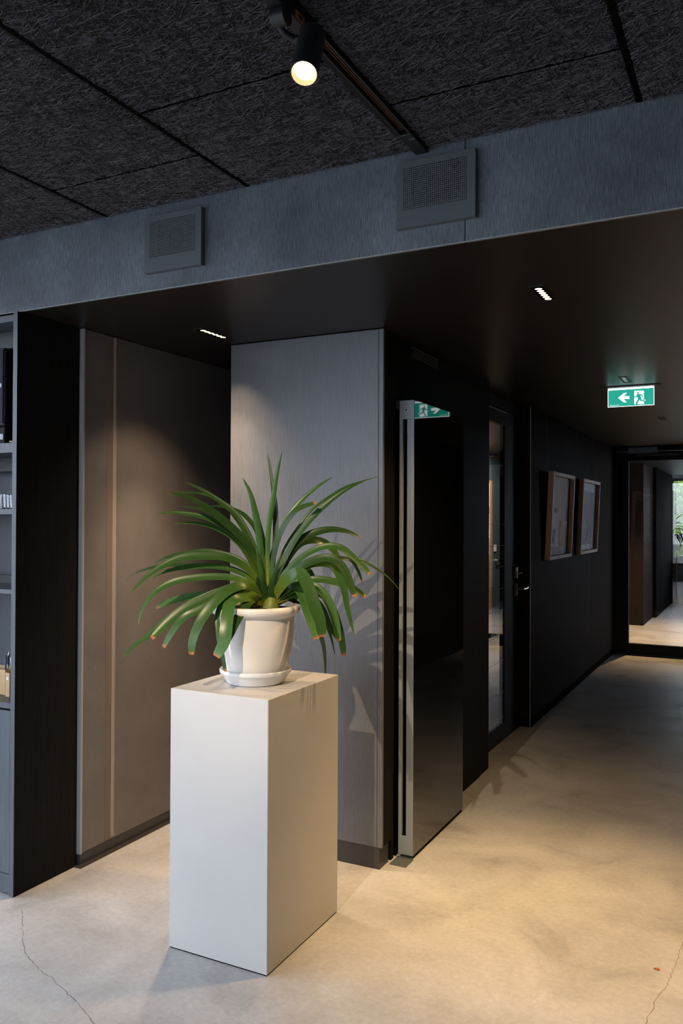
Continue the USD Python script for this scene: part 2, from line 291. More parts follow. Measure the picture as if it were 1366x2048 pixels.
for i in range(-4, 5):
    c0 = -0.945+PITCHX*i; c1 = c0+PITCHX; g = 0.0085
    ys = [offs[i]-1.29*k for k in range(5)]; edges = [YB-0.001]+[y for y in ys if y > -2.0]+[-2.6]
    for y1, y0 in zip(edges[:-1], edges[1:]):
        gl = 0.022 if i == 0 else g                       # the track lies in this joint
        gr = 0.022 if i == -1 else g
        x0, x1, ya, yb = c0+gl, c1-gr, y0+0.0060, y1-0.0060
        mb = MB().box(x0, x1, ya, yb, ZC+0.007, ZC+0.028, 0.001)
        if x1 > -3.1 and x0 < 0.25 and yb > 1.05:
            mb.add(*strands(x0, x1, max(ya, 1.0), yb, 29000))
        obj('panel', mb, M['woodwool'], ce, smooth=False)
        if yb < YB-.05: obj('joint', MB().box(x0, x1, yb+.002, yb+.010, ZC+.001, ZC+.02), M['gap'], ce)
    if i != 0: obj('joint', MB().box(c0-.0085, c0+.0085, -2.6, YB-.002, ZC+.001, ZC+.02), M['gap'], ce)

# the beam: dark veneer boards with vertical grain
bm = thing('wall_beam', 'dark slate veneer beam across the hall carrying two perforated speakers', 'beam', kind='structure')
for a, b in ((-3.8, -3.25), (-3.247, -0.8045), (-0.8025, 1.6), (1.603, 4.2)):
    obj('panel', MB().box(a, b, YB, YB+0.02, ZS-0.001, ZC+0.03, 0.0015), M['oak'], bm)
obj('core', MB().box(-3.8, 4.2, YB+0.02, YB+0.12, ZS+0.02, ZC+0.1), M['gap'], bm)
obj('edge_strip', MB().box(-3.8, 4.2, YB-0.0012, YB+0.004, ZS-0.0035, ZS-0.001), M['edge_line'], bm)
obj('ceiling_corridor', MB().box(-3.8, 4.2, YB+0.02, 16.7, ZS, ZS+0.1), M['soffit'], None, label='glossy black-brown lowered ceiling over the corridor and alcove', cat='ceiling', kind='structure')

# pillar
XR, XL, YP = -1.492, -2.309, 3.325
pl = thing('wall_pillar', 'grey veneered pillar between the alcove and the dark corridor, behind the plant', 'wall', kind='structure')
obj('front_panel', MB().box(XL, XR-0.0245, YP, YP+0.02, 0.097, ZS-0.003, 0.001), M['oak_pillar'], pl)
obj('edge_panel', MB().box(XR-0.0228, XR, YP, YP+0.016, 0.097, ZS-0.003, 0.001), M['oak_pillar'], pl)
obj('core', MB().box(XL+0.003, XR-0.024, YP+0.02, 5.0, 0.0, ZS-0.001), M['black_oak'], pl)
obj('side_panel', MB().box(XR-0.0228, XR-0.001, YP+0.0165, YP+0.12, 0.097, ZS-0.003), M['black_oak'], pl)
obj('plinth', MB().box(XL+0.01, XR-0.012, YP+0.002, YP+0.10, 0.0, 0.0965, 0.001), M['dark_plinth'], pl)
# corridor wall on the left: header over sliding door, flush panel, recess with glass door, long wall with pictures
cw = thing('wall_corridor', 'near-black veneered corridor wall where the two framed pictures hang', 'wall', kind='structure')
obj('jamb_panel', MB().box(-1.60, -1.5, YP+0.12, 3.474, 0.0, 2.104), M['black_oak'], cw)
obj('header_panel', MB().box(-1.60, -1.5, YP+0.12, 4.485, 2.104, ZS-0.001), M['black_oak'], cw)
obj('flush_panel', MB().box(-1.66, -1.511, 4.485, 4.80, 0.0, ZS-0.001, 0.001), M['black_oak'], cw)
obj('backing', MB().box(-1.66, -1.60, 3.40, 4.49, 0.0, ZS-0.001), M['gap'], cw)
obj('flush_plinth', MB().box(-1.66, -1.513, 4.80, 4.83, 0.0, ZS-0.001), M['black_oak'], cw)
obj('panel', MB().box(-1.70, XW, 6.124, 8.60, 0.06, ZS-0.001, 0.001), M['corridor'], cw)
obj('panel', MB().box(-1.70, XW, 8.602, YE+0.05, 0.06, ZS-0.001, 0.001), M['corridor'], cw)
obj('corner_edge', MB().box(XW-0.006, XW+0.001, 6.1215, 6.1245, 0.0, ZS-0.002), M['grey_alu'], cw)
obj('baseboard_corridor', MB().box(-1.70, XW+0.004, 6.127, YE, 0.0, 0.06), M['gap'], None, label='black recessed skirting along the corridor wall below the pictures', cat='skirting', kind='structure')
obj('wall_right', MB().box(0.35, 0.47, YB+0.12, YE+0.05, 0.0, ZS-0.001), M['corridor'], None, label='dark wall on the right side of the corridor', cat='wall', kind='structure')
obj('wall_right_return', MB().box(0.35, 4.2, YB+0.02, YB+0.12, 0.0, ZS-0.001), M['oak'], None, label='dark veneer wall of the hall right of the corridor', cat='wall', kind='structure')

# alcove wall, dusty brown
aw = thing('wall_alcove', 'dusty brown wall of the alcove lit by the left downlight', 'wall', kind='structure')
XA = -2.70
obj('face', MB().box(-2.95, XA, 2.752, 4.70, 0.055, ZS-0.001, 0.002), M['brown_wall'], aw)
obj('edge_strip', MB().box(-2.80, XA+0.004, 2.7375, 2.7515, 0.052, ZS-0.001, 0.003), M['edge_line'], aw)
mb = MB(); zz = np.linspace(0.066, ZS-0.004, 60); rr = np.random.default_rng(3)
wob = rr.normal(0, 0.0007, 60)
v = np.vstack([np.c_[np.full(60, XA), 2.931+wob, zz], np.c_[np.full(60, XA+0.0045), 2.941+wob*.5, zz], np.c_[np.full(60, XA+0.0045), 2.949+wob*.5, zz], np.c_[np.full(60, XA), 2.956+wob, zz]])
obj('seam_bead', mb.add(v, [(q*60+i, (q+1)*60+i, (q+1)*60+i+1, q*60+i+1) for q in range(3) for i in range(59)]), plain('seam_filler', (0.31, 0.27, 0.24), 0.55), aw)
obj('seam_band', MB().box(XA-0.01, XA+0.0012, 2.892, 2.931, 0.06, ZS-0.004), plain('seam_band_paint', (0.165, 0.130, 0.104), 0.6), aw)
bb = thing('baseboard_alcove', 'dark brown skirting with a floor lip under the dusty alcove wall', 'skirting', kind='structure')
obj('board', MB().box(-2.9, XA-0.003, 2.742, 4.70, 0.0, 0.0545, 0.001), M['dark_plinth'], bb)
obj('lip', MB().box(-2.85, XA+0.022, 2.722, 4.70, 0.0, 0.006, 0.001), M['dark_plinth'], bb)
obj('wall_alcove_back', MB().box(-2.95, XL+0.01, 4.70, 4.8, 0.0, ZS-0.001), M['black_oak'], None, label='black wall closing the back of the alcove', cat='wall', kind='structure')

# hall behind the camera
obj('wall_left', MB().box(-3.85, -3.75, 2.1, YB+0.7, 0.0, ZC+0.1).box(-3.85, -3.75, -2.6, 2.1, 2.6, ZC+0.1), M['hall_wall'], None, label='dark wall with full-height glazing at the left end of the front hall', cat='wall', kind='structure')
w2 = thing('window_2', 'full-height glazing at the left end of the hall beside the shelving', 'window', kind='structure')
for y in (-2.55, -1.4, -0.2, 1.0, 2.06): obj('mullion', MB().box(-3.83, -3.75, y-.03, y+.03, 0.0, 2.6), M['black_metal'], w2)
obj('rail', MB().box(-3.83, -3.75, -2.52, 2.03, 0.0, 0.1), M['black_metal'], w2)
obj('wall_far_right', MB().box(4.1, 4.2, -2.7, YB+0.02, 0.0, ZC+0.1), M['hall_wall'], None, label='dark wall at the right end of the front hall', cat='wall', kind='structure')
bw = thing('wall_back', 'dark window wall of the hall behind the viewer', 'wall', kind='structure')
WX0, WX1, WZ0, WZ1 = -3.7, -0.6, 0.40, 2.58
obj('sill_wall', MB().box(-3.75, WX1, -2.7, -2.6, 0.0, WZ0), M['hall_wall'], bw)
obj('lintel', MB().box(-3.75, WX1, -2.7, -2.6, WZ1, ZC+0.1), M['hall_wall'], bw)
obj('pier', MB().box(WX1, 4.1, -2.7, -2.6, 0.0, ZC+0.1), M['hall_wall'], bw)
wn = thing('window_1', 'wide dark-framed hall window behind the viewer', 'window', kind='structure')
obj('frame', MB().box(WX0-.05, WX0, -2.68, -2.62, WZ0, WZ1).box(WX1-.06, WX1, -2.68, -2.62, WZ0, WZ1).box(WX0, WX1, -2.68, -2.62, WZ0, WZ0+.06).box(WX0, WX1, -2.68, -2.62, WZ1-.06, WZ1), M['black_metal'], wn)
for x in (-2.7, -1.65): obj('mullion', MB().box(x-.03, x+.03, -2.68, -2.62, WZ0+.06, WZ1-.06), M['black_metal'], wn)

# glass end door
ed = thing('door_3', 'dark-framed glass door with closer at the far end of the corridor', 'door', kind='structure')
DX0, DX1 = -1.367, 0.02
obj('frame', MB().box(XW-0.02, -1.50, YE-0.01, YE+0.08, 0.0, ZS-0.001, .002).box(-1.50, 0.35, YE-0.01, YE+0.08, 2.355, ZS-0.001, .002), M['black_paint'], ed)
obj('leaf_frame', MB().box(-1.497, DX0, YE, YE+0.06, 0.012, 2.345, .002).box(DX0, 0.35, YE, YE+0.06, 2.243, 2.345, .002).box(DX0, 0.35, YE, YE+0.06, 0.012, 0.128, .002), M['black_paint'], ed)
obj('pane', MB().box(DX0, 0.35, YE+0.028, YE+0.032, 0.128, 2.243), M['pane'], ed)
obj('threshold', MB().box(-1.50, 0.35, YE-0.01, YE+0.08, 0.0, 0.011), M['black_metal'], ed)
obj('closer', MB().box(-1.365, -1.042, YE-0.05, YE-0.001, 2.325, 2.395, .003), plain('closer_grey', (0.10, 0.115, 0.13), 0.4, metal=0.4), ed)
obj('closer_arm', MB().box(-1.27, -0.82, YE-0.028, YE-0.004, 2.292, 2.315, .002), M['black_metal'], ed)
# lobby beyond the end door
obj('wall_lobby_block', MB().box(-3.0, -1.545, 12.84, 14.0, 0.0, ZS-0.001), M['corridor'], None, label='dark brown wall corner beyond the glass end door', cat='wall', kind='structure')
obj('wall_lobby_left', MB().box(-1.80, -1.77, YE+.051, 12.84, 0.0, ZS-0.001), M['corridor'], None, label='dark left wall of the lobby beyond the end door', cat='wall', kind='structure')
obj('wall_lobby_front', MB().box(-1.77, -1.545, YE+.081, YE+.15, 0.0, ZS-0.001), M['corridor'], None, label='dark wall beside the end door, lobby side', cat='wall', kind='structure')
obj('wall_lobby_end', MB().box(-1.7, 4.2, 16.6, 16.7, 0.0, 0.82).box(-0.41, 1.3, 16.6, 16.7, 0.82, 2.34).box(-1.7, 1.3, 16.6, 16.7, 2.34, ZS-0.001), M['lobby_panel'], None, label='dark grey parapet and lintel around the far window beyond the glass door', cat='wall', kind='structure')
obj('wall_lobby_passage', MB().box(-3.0, -1.49, 14.0, 16.6, 0.0, ZS-0.001), M['gap'], None, label='black passage wall far beyond the glass door', cat='wall', kind='structure')
w3 = thing('window_3', 'far window with green trees outside, seen through the glass end door at right', 'window', kind='structure')
obj('frame', MB().box(-1.49, -1.455, 16.61, 16.67, 0.82, 2.34).box(-1.455, -0.45, 16.61, 16.67, 0.82, 0.86).box(-1.455, -0.45, 16.61, 16.67, 2.30, 2.34).box(-0.45, -0.41, 16.61, 16.67, 0.82, 2.34), M['black_metal'], w3)
obj('pane', MB().box(-1.455, -0.45, 16.638, 16.642, 0.86, 2.30), M['picture_glass'], w3)
obj('wall_lobby_right', MB().box(1.2, 1.3, YE+.1, 10.4, 0.0, ZS-0.001).box(1.2, 1.3, 15.0, 16.6, 0.0, ZS-0.001).box(1.2, 1.3, 10.4, 15.0, 0.0, 0.3).box(1.2, 1.3, 10.4, 15.0, 2.25, ZS-0.001), M['corridor'], None, label='dark right wall of the lobby beyond the end door', cat='wall', kind='structure')
w4 = thing('window_4', 'lobby side window to the right beyond the end door', 'window', kind='structure')
for y in (10.42, 11.9, 13.4, 14.98): obj('mullion', MB().box(1.21, 1.27, y-.02, y+.02, 0.3, 2.25), M['black_metal'], w4)
obj('wall_lobby_front_right', MB().box(0.35, 1.3, YE+.051, YE+.15, 0.0, ZS-0.001), M['corridor'], None, label='dark wall right of the end door, lobby side', cat='wall', kind='structure')

# sliding door of black glass
d1 = thing('door_1', 'black glass sliding door with grey metal stile reflecting the exit sign', 'door', kind='structure')
GX = -1.41
obj('glass', MB().box(GX-0.012, GX, 3.4902, 4.19, 0.02, 2.098), M['door_glass'], d1)
obj('stile', MB().box(-1.482, -1.4655, 3.485, 3.53, 0.105, 2.012, .001).box(-1.444, GX+0.0002, 3.485, 3.4898, 0.105, 2.012, .001), M['grey_alu'], d1)
obj('groove', MB().box(-1.4655, -1.444, 3.503, 3.52, 0.105, 2.012), M['gap'], d1)
obj('end_cap', MB().box(-1.482, GX+0.0002, 3.4845, 3.4898, 2.012, 2.098, .001).box(-1.482, GX+0.0002, 3.4845, 3.4898, 0.02, 0.105, .001), M['grey_alu'], d1)
sc = MB().cyl((-1.447, 3.4845, 2.053), (-1.447, 3.4825, 2.053), 0.0075, 20); obj('screw', sc, M['steel'], d1)
obj('screw_recess', MB().cyl((-1.447, 3.4826, 2.053), (-1.447, 3.4818, 2.053), 0.0038, 16), M['gap'], d1)
obj('core', MB().box(-1.478, GX-0.0121, 3.53, 4.188, 0.022, 2.096), M['black_metal'], d1)
obj('floor_guide', MB().box(-1.488, -1.408, 3.40, 3.492, 0.0, 0.004), M['speaker'], d1)
obj('track_cover', MB().box(-1.4995, -1.484, 3.48, 4.40, 2.06, 2.10), M['black_metal'], d1)

# vent over the sliding door
vt = thing('air_vent', 'black slatted air vent above the sliding glass door', 'vent', (-1.5, 3.84, 2.355))
obj('frame', MB().box(-1.4999, -1.497, 3.655, 4.03, 2.328, 2.390), M['black_paint'], vt)
for k in range(4): obj('slat', MB().box(-1.4972, -1.489, 3.665, 4.02, 2.334+k*0.0135, 2.341+k*0.0135, .001), M['vent_grey'], vt)

# recessed glass door with lever
d2 = thing('door_2', 'narrow glazed corridor door with brass-toned lever handle and lock, left of the pictures', 'door', kind='structure')
XG = -1.61
obj('frame', MB().box(-1.66, -1.612, 4.83, 5.10, 0.0, ZS-0.001, .001).box(-1.66, -1.612, 6.04, 6.121, 0.0, ZS-0.001, .001).box(-1.66, -1.612, 5.10, 6.04, 2.33, ZS-0.001, .001), M['black_paint'], d2)
obj('leaf_frame', MB().box(-1.65, -1.614, 5.10, 5.13, 0.01, 2.325, .001).box(-1.65, -1.614, 5.70, 6.035, 0.01, 2.325, .001).box(-1.65, -1.614, 5.13, 5.70, 2.22, 2.325, .001).box(-1.65, -1.614, 5.13, 5.70, 0.01, 0.12, .001), M['black_paint'], d2)
obj('pane', MB().box(-1.624, -1.620, 5.13, 5.70, 0.12, 2.22), M['pane_dark'], d2)
mbs = MB()
for z in (1.52, 1.37, 1.22, 1.07, 0.92, 0.74, 0.56, 0.34, 0.16): mbs.box(-1.6199, -1.6196, 5.13, 5.70, z, z+0.0022)
obj('manifestation_line', mbs, plain('etched_line', (0.5, 0.5, 0.52), 0.6), d2)
obj('top_rail', MB().box(-1.612, -1.602, 5.12, 5.72, 2.305, 2.312, .001), M['grey_alu'], d2)
obj('lock_case', MB().box(-1.612, -1.592, 5.945, 5.985, 1.125, 1.206, .002).cyl((-1.592, 5.975, 1.162), (-1.56, 5.99, 1.162), 0.006, 12), M['steel'], d2, label='steel lock plate with thumb turn')
hp = MB().box(-1.612, -1.594, 5.955, 5.985, 0.995, 1.085, .002).cyl((-1.595, 5.968, 1.045), (-1.545, 5.968, 1.045), 0.009, 14).tube([(-1.548, 5.962, 1.045), (-1.545, 6.02, 1.045), (-1.545, 6.075, 1.049), (-1.547, 6.085, 1.049)], 0.0095, 10)
obj('lever', hp, M['steel'], d2, label='brass-toned lever handle')

# room behind the narrow glazed door
obj('wall_store_back', MB().box(-3.4, -3.2, 4.8, 11.6, 0.0, ZS-0.001), M['corridor'], None, label='dark back wall of the small room behind the narrow glazed door', cat='wall', kind='structure')
obj('wall_store_end', MB().box(-3.2, -1.80, 11.5, 11.6, 0.0, ZS-0.001), M['corridor'], None, label='dark end wall of the small room behind the glazed door', cat='wall', kind='structure')
obj('wall_store_near', MB().box(-3.2, -1.66, 4.81, 4.9, 0.0, ZS-0.001), M['corridor'], None, label='dark near wall of the small room behind the glazed door', cat='wall', kind='structure')
ij = thing('door_4', 'slate-blue inner door with orange wooden jamb seen through the narrow glazed door', 'door', kind='structure')
obj('jamb', MB().box(-3.2, -3.15, 10.20, 10.52, 0.07, 2.07, .002), M['orange_wood'], ij)
obj('leaf', MB().box(-3.2, -3.165, 10.525, 11.05, 0.005, 2.38, .002), M['blue_door'], ij)
obj('lock', MB().box(-3.165, -3.15, 10.66, 10.74, 1.13, 1.22, .003), M['white_plastic'], ij)
obj('lever', MB().cyl((-3.165, 10.72, 1.01), (-3.12, 10.72, 1.01), 0.02, 12).box(-3.13, -3.112, 10.70, 10.86, 1.0, 1.02, .003), M['steel'], ij)
obj('lintel', MB().box(-3.2, -3.17, 10.0, 11.2, 2.385, ZS-0.002), M['warm_plaster'], ij)

# ------------------------------------------------------------------ shelving at the left edge
bk = thing('shelving_unit', 'tall slate-grey shelving unit with black end panel at the left edge', 'shelving', (-3.4, 2.374, 0))
YS = 2.390
obj('side_panel', MB().box(-2.741, -2.718, YS, 2.735, 0.0, ZS-0.002, .001), M['black_oak'], bk, label='black end panel')
obj('edge_band', MB().box(-2.7415, -2.7175, YS-0.0015, YS+0.0005, 0.0, ZS-0.002), M['shelf'], bk, label='grey front edge of the end panel')
obj('back_panel', MB().box(-3.74, -2.7412, 2.70, 2.73, 0.0, ZS-0.002), M['shelf'], bk)
for z0, z1 in ((2.362, 2.39), (2.205, 2.222), (1.82, 1.861), (1.565, 1.588), (1.237, 1.256), (0.766, 0.79)):
    if z0 == 2.205: continue
    obj('shelf_board', MB().box(-3.74, -2.7412, YS, 2.70, z0, z1, .001), M['shelf'], bk)
for z0, z1, yy in ((2.29, 2.362, 2.52), (1.76, 1.82, 2.60), (1.256, 1.292, 2.62)):
    obj('back_rail', MB().box(-3.74, -2.7412, yy, yy+.02, z0, z1), plain(f'rail_{int(z0*1000)}', (0.022, 0.026, 0.030), 0.5), bk)
obj('cabinet_door', MB().box(-3.25, -2.745, YS+0.001, YS+0.02, 0.09, 0.757, .001), M['shelf'], bk)
obj('cabinet_body', MB().box(-3.74, -2.7412, YS+0.022, 2.70, 0.06, 0.766), M['black_oak'], bk)
obj('plinth', MB().box(-3.74, -2.7412, YS+0.001, YS+0.02, 0.012, 0.088), M['shelf'], bk)
# things on the shelves
mon = thing('loudspeaker', 'black box loudspeaker with silver badge on the top shelf', 'loudspeaker', (-2.94, 2.52, 1.861))
obj('cabinet', MB().box(-3.07, -2.810, 2.405, 2.66, 1.937, 2.262, .005), M['black_metal'], mon)
obj('foot', MB().box(-3.04, -2.835, 2.43, 2.63, 1.8612, 1.937, .004), M['black_paint'], mon)
obj('foot_cap', MB().box(-3.04, -2.838, 2.424, 2.43, 1.88, 1.905, .001), M['grey_alu'], mon)
obj('badge', MB().box(-2.832, -2.818, 2.397, 2.3995, 2.095, 2.112, .0005), M['grey_alu'], mon)
obj('grille', MB().box(-3.065, -2.814, 2.3995, 2.405, 1.945, 2.255, .001), plain('loudspeaker_cloth', (0.03, 0.027, 0.045), 0.9), mon)
tag(obj('copper_tray', MB().box(-2.765, -2.739, 2.39, 2.45, 1.8612, 1.8705, .003), M['copper']), 'small copper-coloured tray on the shelf below the black loudspeaker', 'tray')
def tumbler(x, y, z, h=0.061, r=0.0135):
    return MB().lathe([(0, 0), (r*.82, 0), (r*.86, .002), (r, h), (r-.0012, h), (r*.84, .006), (0, .006)], (x, y, z), 20)
for (x, y), lab in zip(((-2.805, 2.397), (-2.823, 2.430), (-2.845, 2.465), (-2.864, 2.500)), ('small drinking glass at the front of the row on the shelf', 'small drinking glass second from the front on the shelf', 'small drinking glass third from the front on the shelf', 'small drinking glass at the back of the row, by the end panel')):
    g = thing('drinking_glass', lab, 'glass', (x, y, 1.588), 'drinking glasses on the shelf')
    obj('bowl', tumbler(x, y, 1.5882), M['tumbler'], g, smooth=40)
def open_box(x0, x1, y0, y1, z0, z1, t=0.003):
    return MB().box(x0, x1, y0, y1, z0, z0+t).box(x0, x0+t, y0, y1, z0+t, z1).box(x1-t, x1, y0, y1, z0+t, z1).box(x0+t, x1-t, y0, y0+t, z0+t, z1).box(x0+t, x1-t, y1-t, y1, z0+t, z1)
tag(obj('pen_box', open_box(-3.06, -2.891, 2.49, 2.57, 0.7902, 0.897), M['cardboard']), 'wide kraft cardboard pen box on the cabinet top', 'box')
sb = thing('card_box', 'narrow kraft cardboard box standing beside the black end panel', 'box', (-2.853, 2.495, .79))
obj('body', open_box(-2.866, -2.841, 2.47, 2.53, 0.7902, 0.892, .002), M['cardboard'], sb)
obj('sticker', MB().box(-2.859, -2.848, 2.4692, 2.47, 0.862, 0.874), M['white_plastic'], sb)
pe = lambda px, py, y: tuple(at(px, py, 1, y))
for (a, b, m, lab) in (((-2.935, 2.53, .80), pe(18, 1304, 2.53), 'pen_black', 'dark pen leaning steeply in the wide pen box'), ((-2.96, 2.55, .80), pe(12, 1310, 2.55), 'pen_blue', 'blue pen leaning behind the dark pen in the pen box'),
                       ((-2.91, 2.515, .80), pe(16, 1322, 2.515), 'steel', 'silver pen at the right end of the wide pen box'), ((-2.8545, 2.50, .80), pe(22, 1308, 2.505), 'white_plastic', 'white pen upright in the narrow cardboard box')):
    pn = thing('pen', lab, 'pen', a, 'pens in the cardboard boxes')
    A, B = np.array(a), np.array(b); d = (B-A)/np.linalg.norm(B-A)
    obj('barrel', MB().cyl(A, B-d*.014, 0.0042, 12), M[m], pn); obj('tip', MB().cyl(B-d*.014, B, 0.0042, 12, 0.0013), M['pen_black' if m != 'pen_black' else 'steel'], pn)

# ------------------------------------------------------------------ pedestal, saucer, potted plant
pd = thing('pedestal', 'tall white square pedestal carrying the potted plant', 'pedestal', (-1.6975, 2.635, 0))
obj('body', MB().box(-1.906, -1.489, 2.375, 2.893, 0.004, 0.936, .0018), M['white_paint'], pd)
obj('base_gap', MB().box(-1.903, -1.492, 2.378, 2.890, 0.0, 0.004), M['gap'], pd)
PC = np.array([-1.700, 2.620]); ZT = 0.9362
sa = obj('plant_saucer', MB().lathe([(0, 0), (.104, 0), (.110, .004), (.128, .036), (.1345, .040), (.136, .050), (.133, .054), (.128, .050), (.122, .040), (.106, .010), (0, .009)], (*PC, ZT), 64), M['saucer'], smooth=45)
tag(sa, 'glossy white round saucer under the flower pot on the pedestal', 'saucer')
pp = thing('potted_plant', 'strap-leaved green plant with brown-tipped leaves in a cream pot on the pedestal', 'potted plant', (*PC, ZT+0.01))
zb = ZT+0.0095
obj('pot', MB().lathe([(0, 0), (.090, 0), (.099, .005), (.110, .022), (.122, .050), (.132, .090), (.1395, .140), (.144, .190), (.1455, .232), (.146, .240), (.150, .244), (.162, .252), (.168, .263), (.167, .274), (.160, .281), (.151, .281), (.143, .274), (.139, .255), (.136, .20), (0, .19)], (*PC, zb), 80), M['pot'], pp, smooth=50)
rs = np.random.default_rng(11); so = MB()
k = 40; gx = np.linspace(-.138, .138, k); X, Y = np.meshgrid(gx, gx); Rr = np.hypot(X, Y); Z = .256+.012*rs.random(X.shape)+.008*np.cos(Rr*11); sc_ = np.minimum(1, .137/np.maximum(Rr, 1e-6))
v = np.c_[(X*sc_).ravel()+PC[0], (Y*sc_).ravel()+PC[1], Z.ravel()+zb]
obj('soil', so.add(v, [(j*k+i, j*k+i+1, (j+1)*k+i+1, (j+1)*k+i) for j in range(k-1) for i in range(k-1)]), M['soil'], pp, smooth=False)

obj('crown_base', MB().lathe([(.032, 0), (.033, .015), (.026, .04), (.014, .058), (0, .062)], (-1.648, 2.646, zb+.255), 20), plain('crown_green', (0.16, 0.19, 0.025), 0.5), pp)
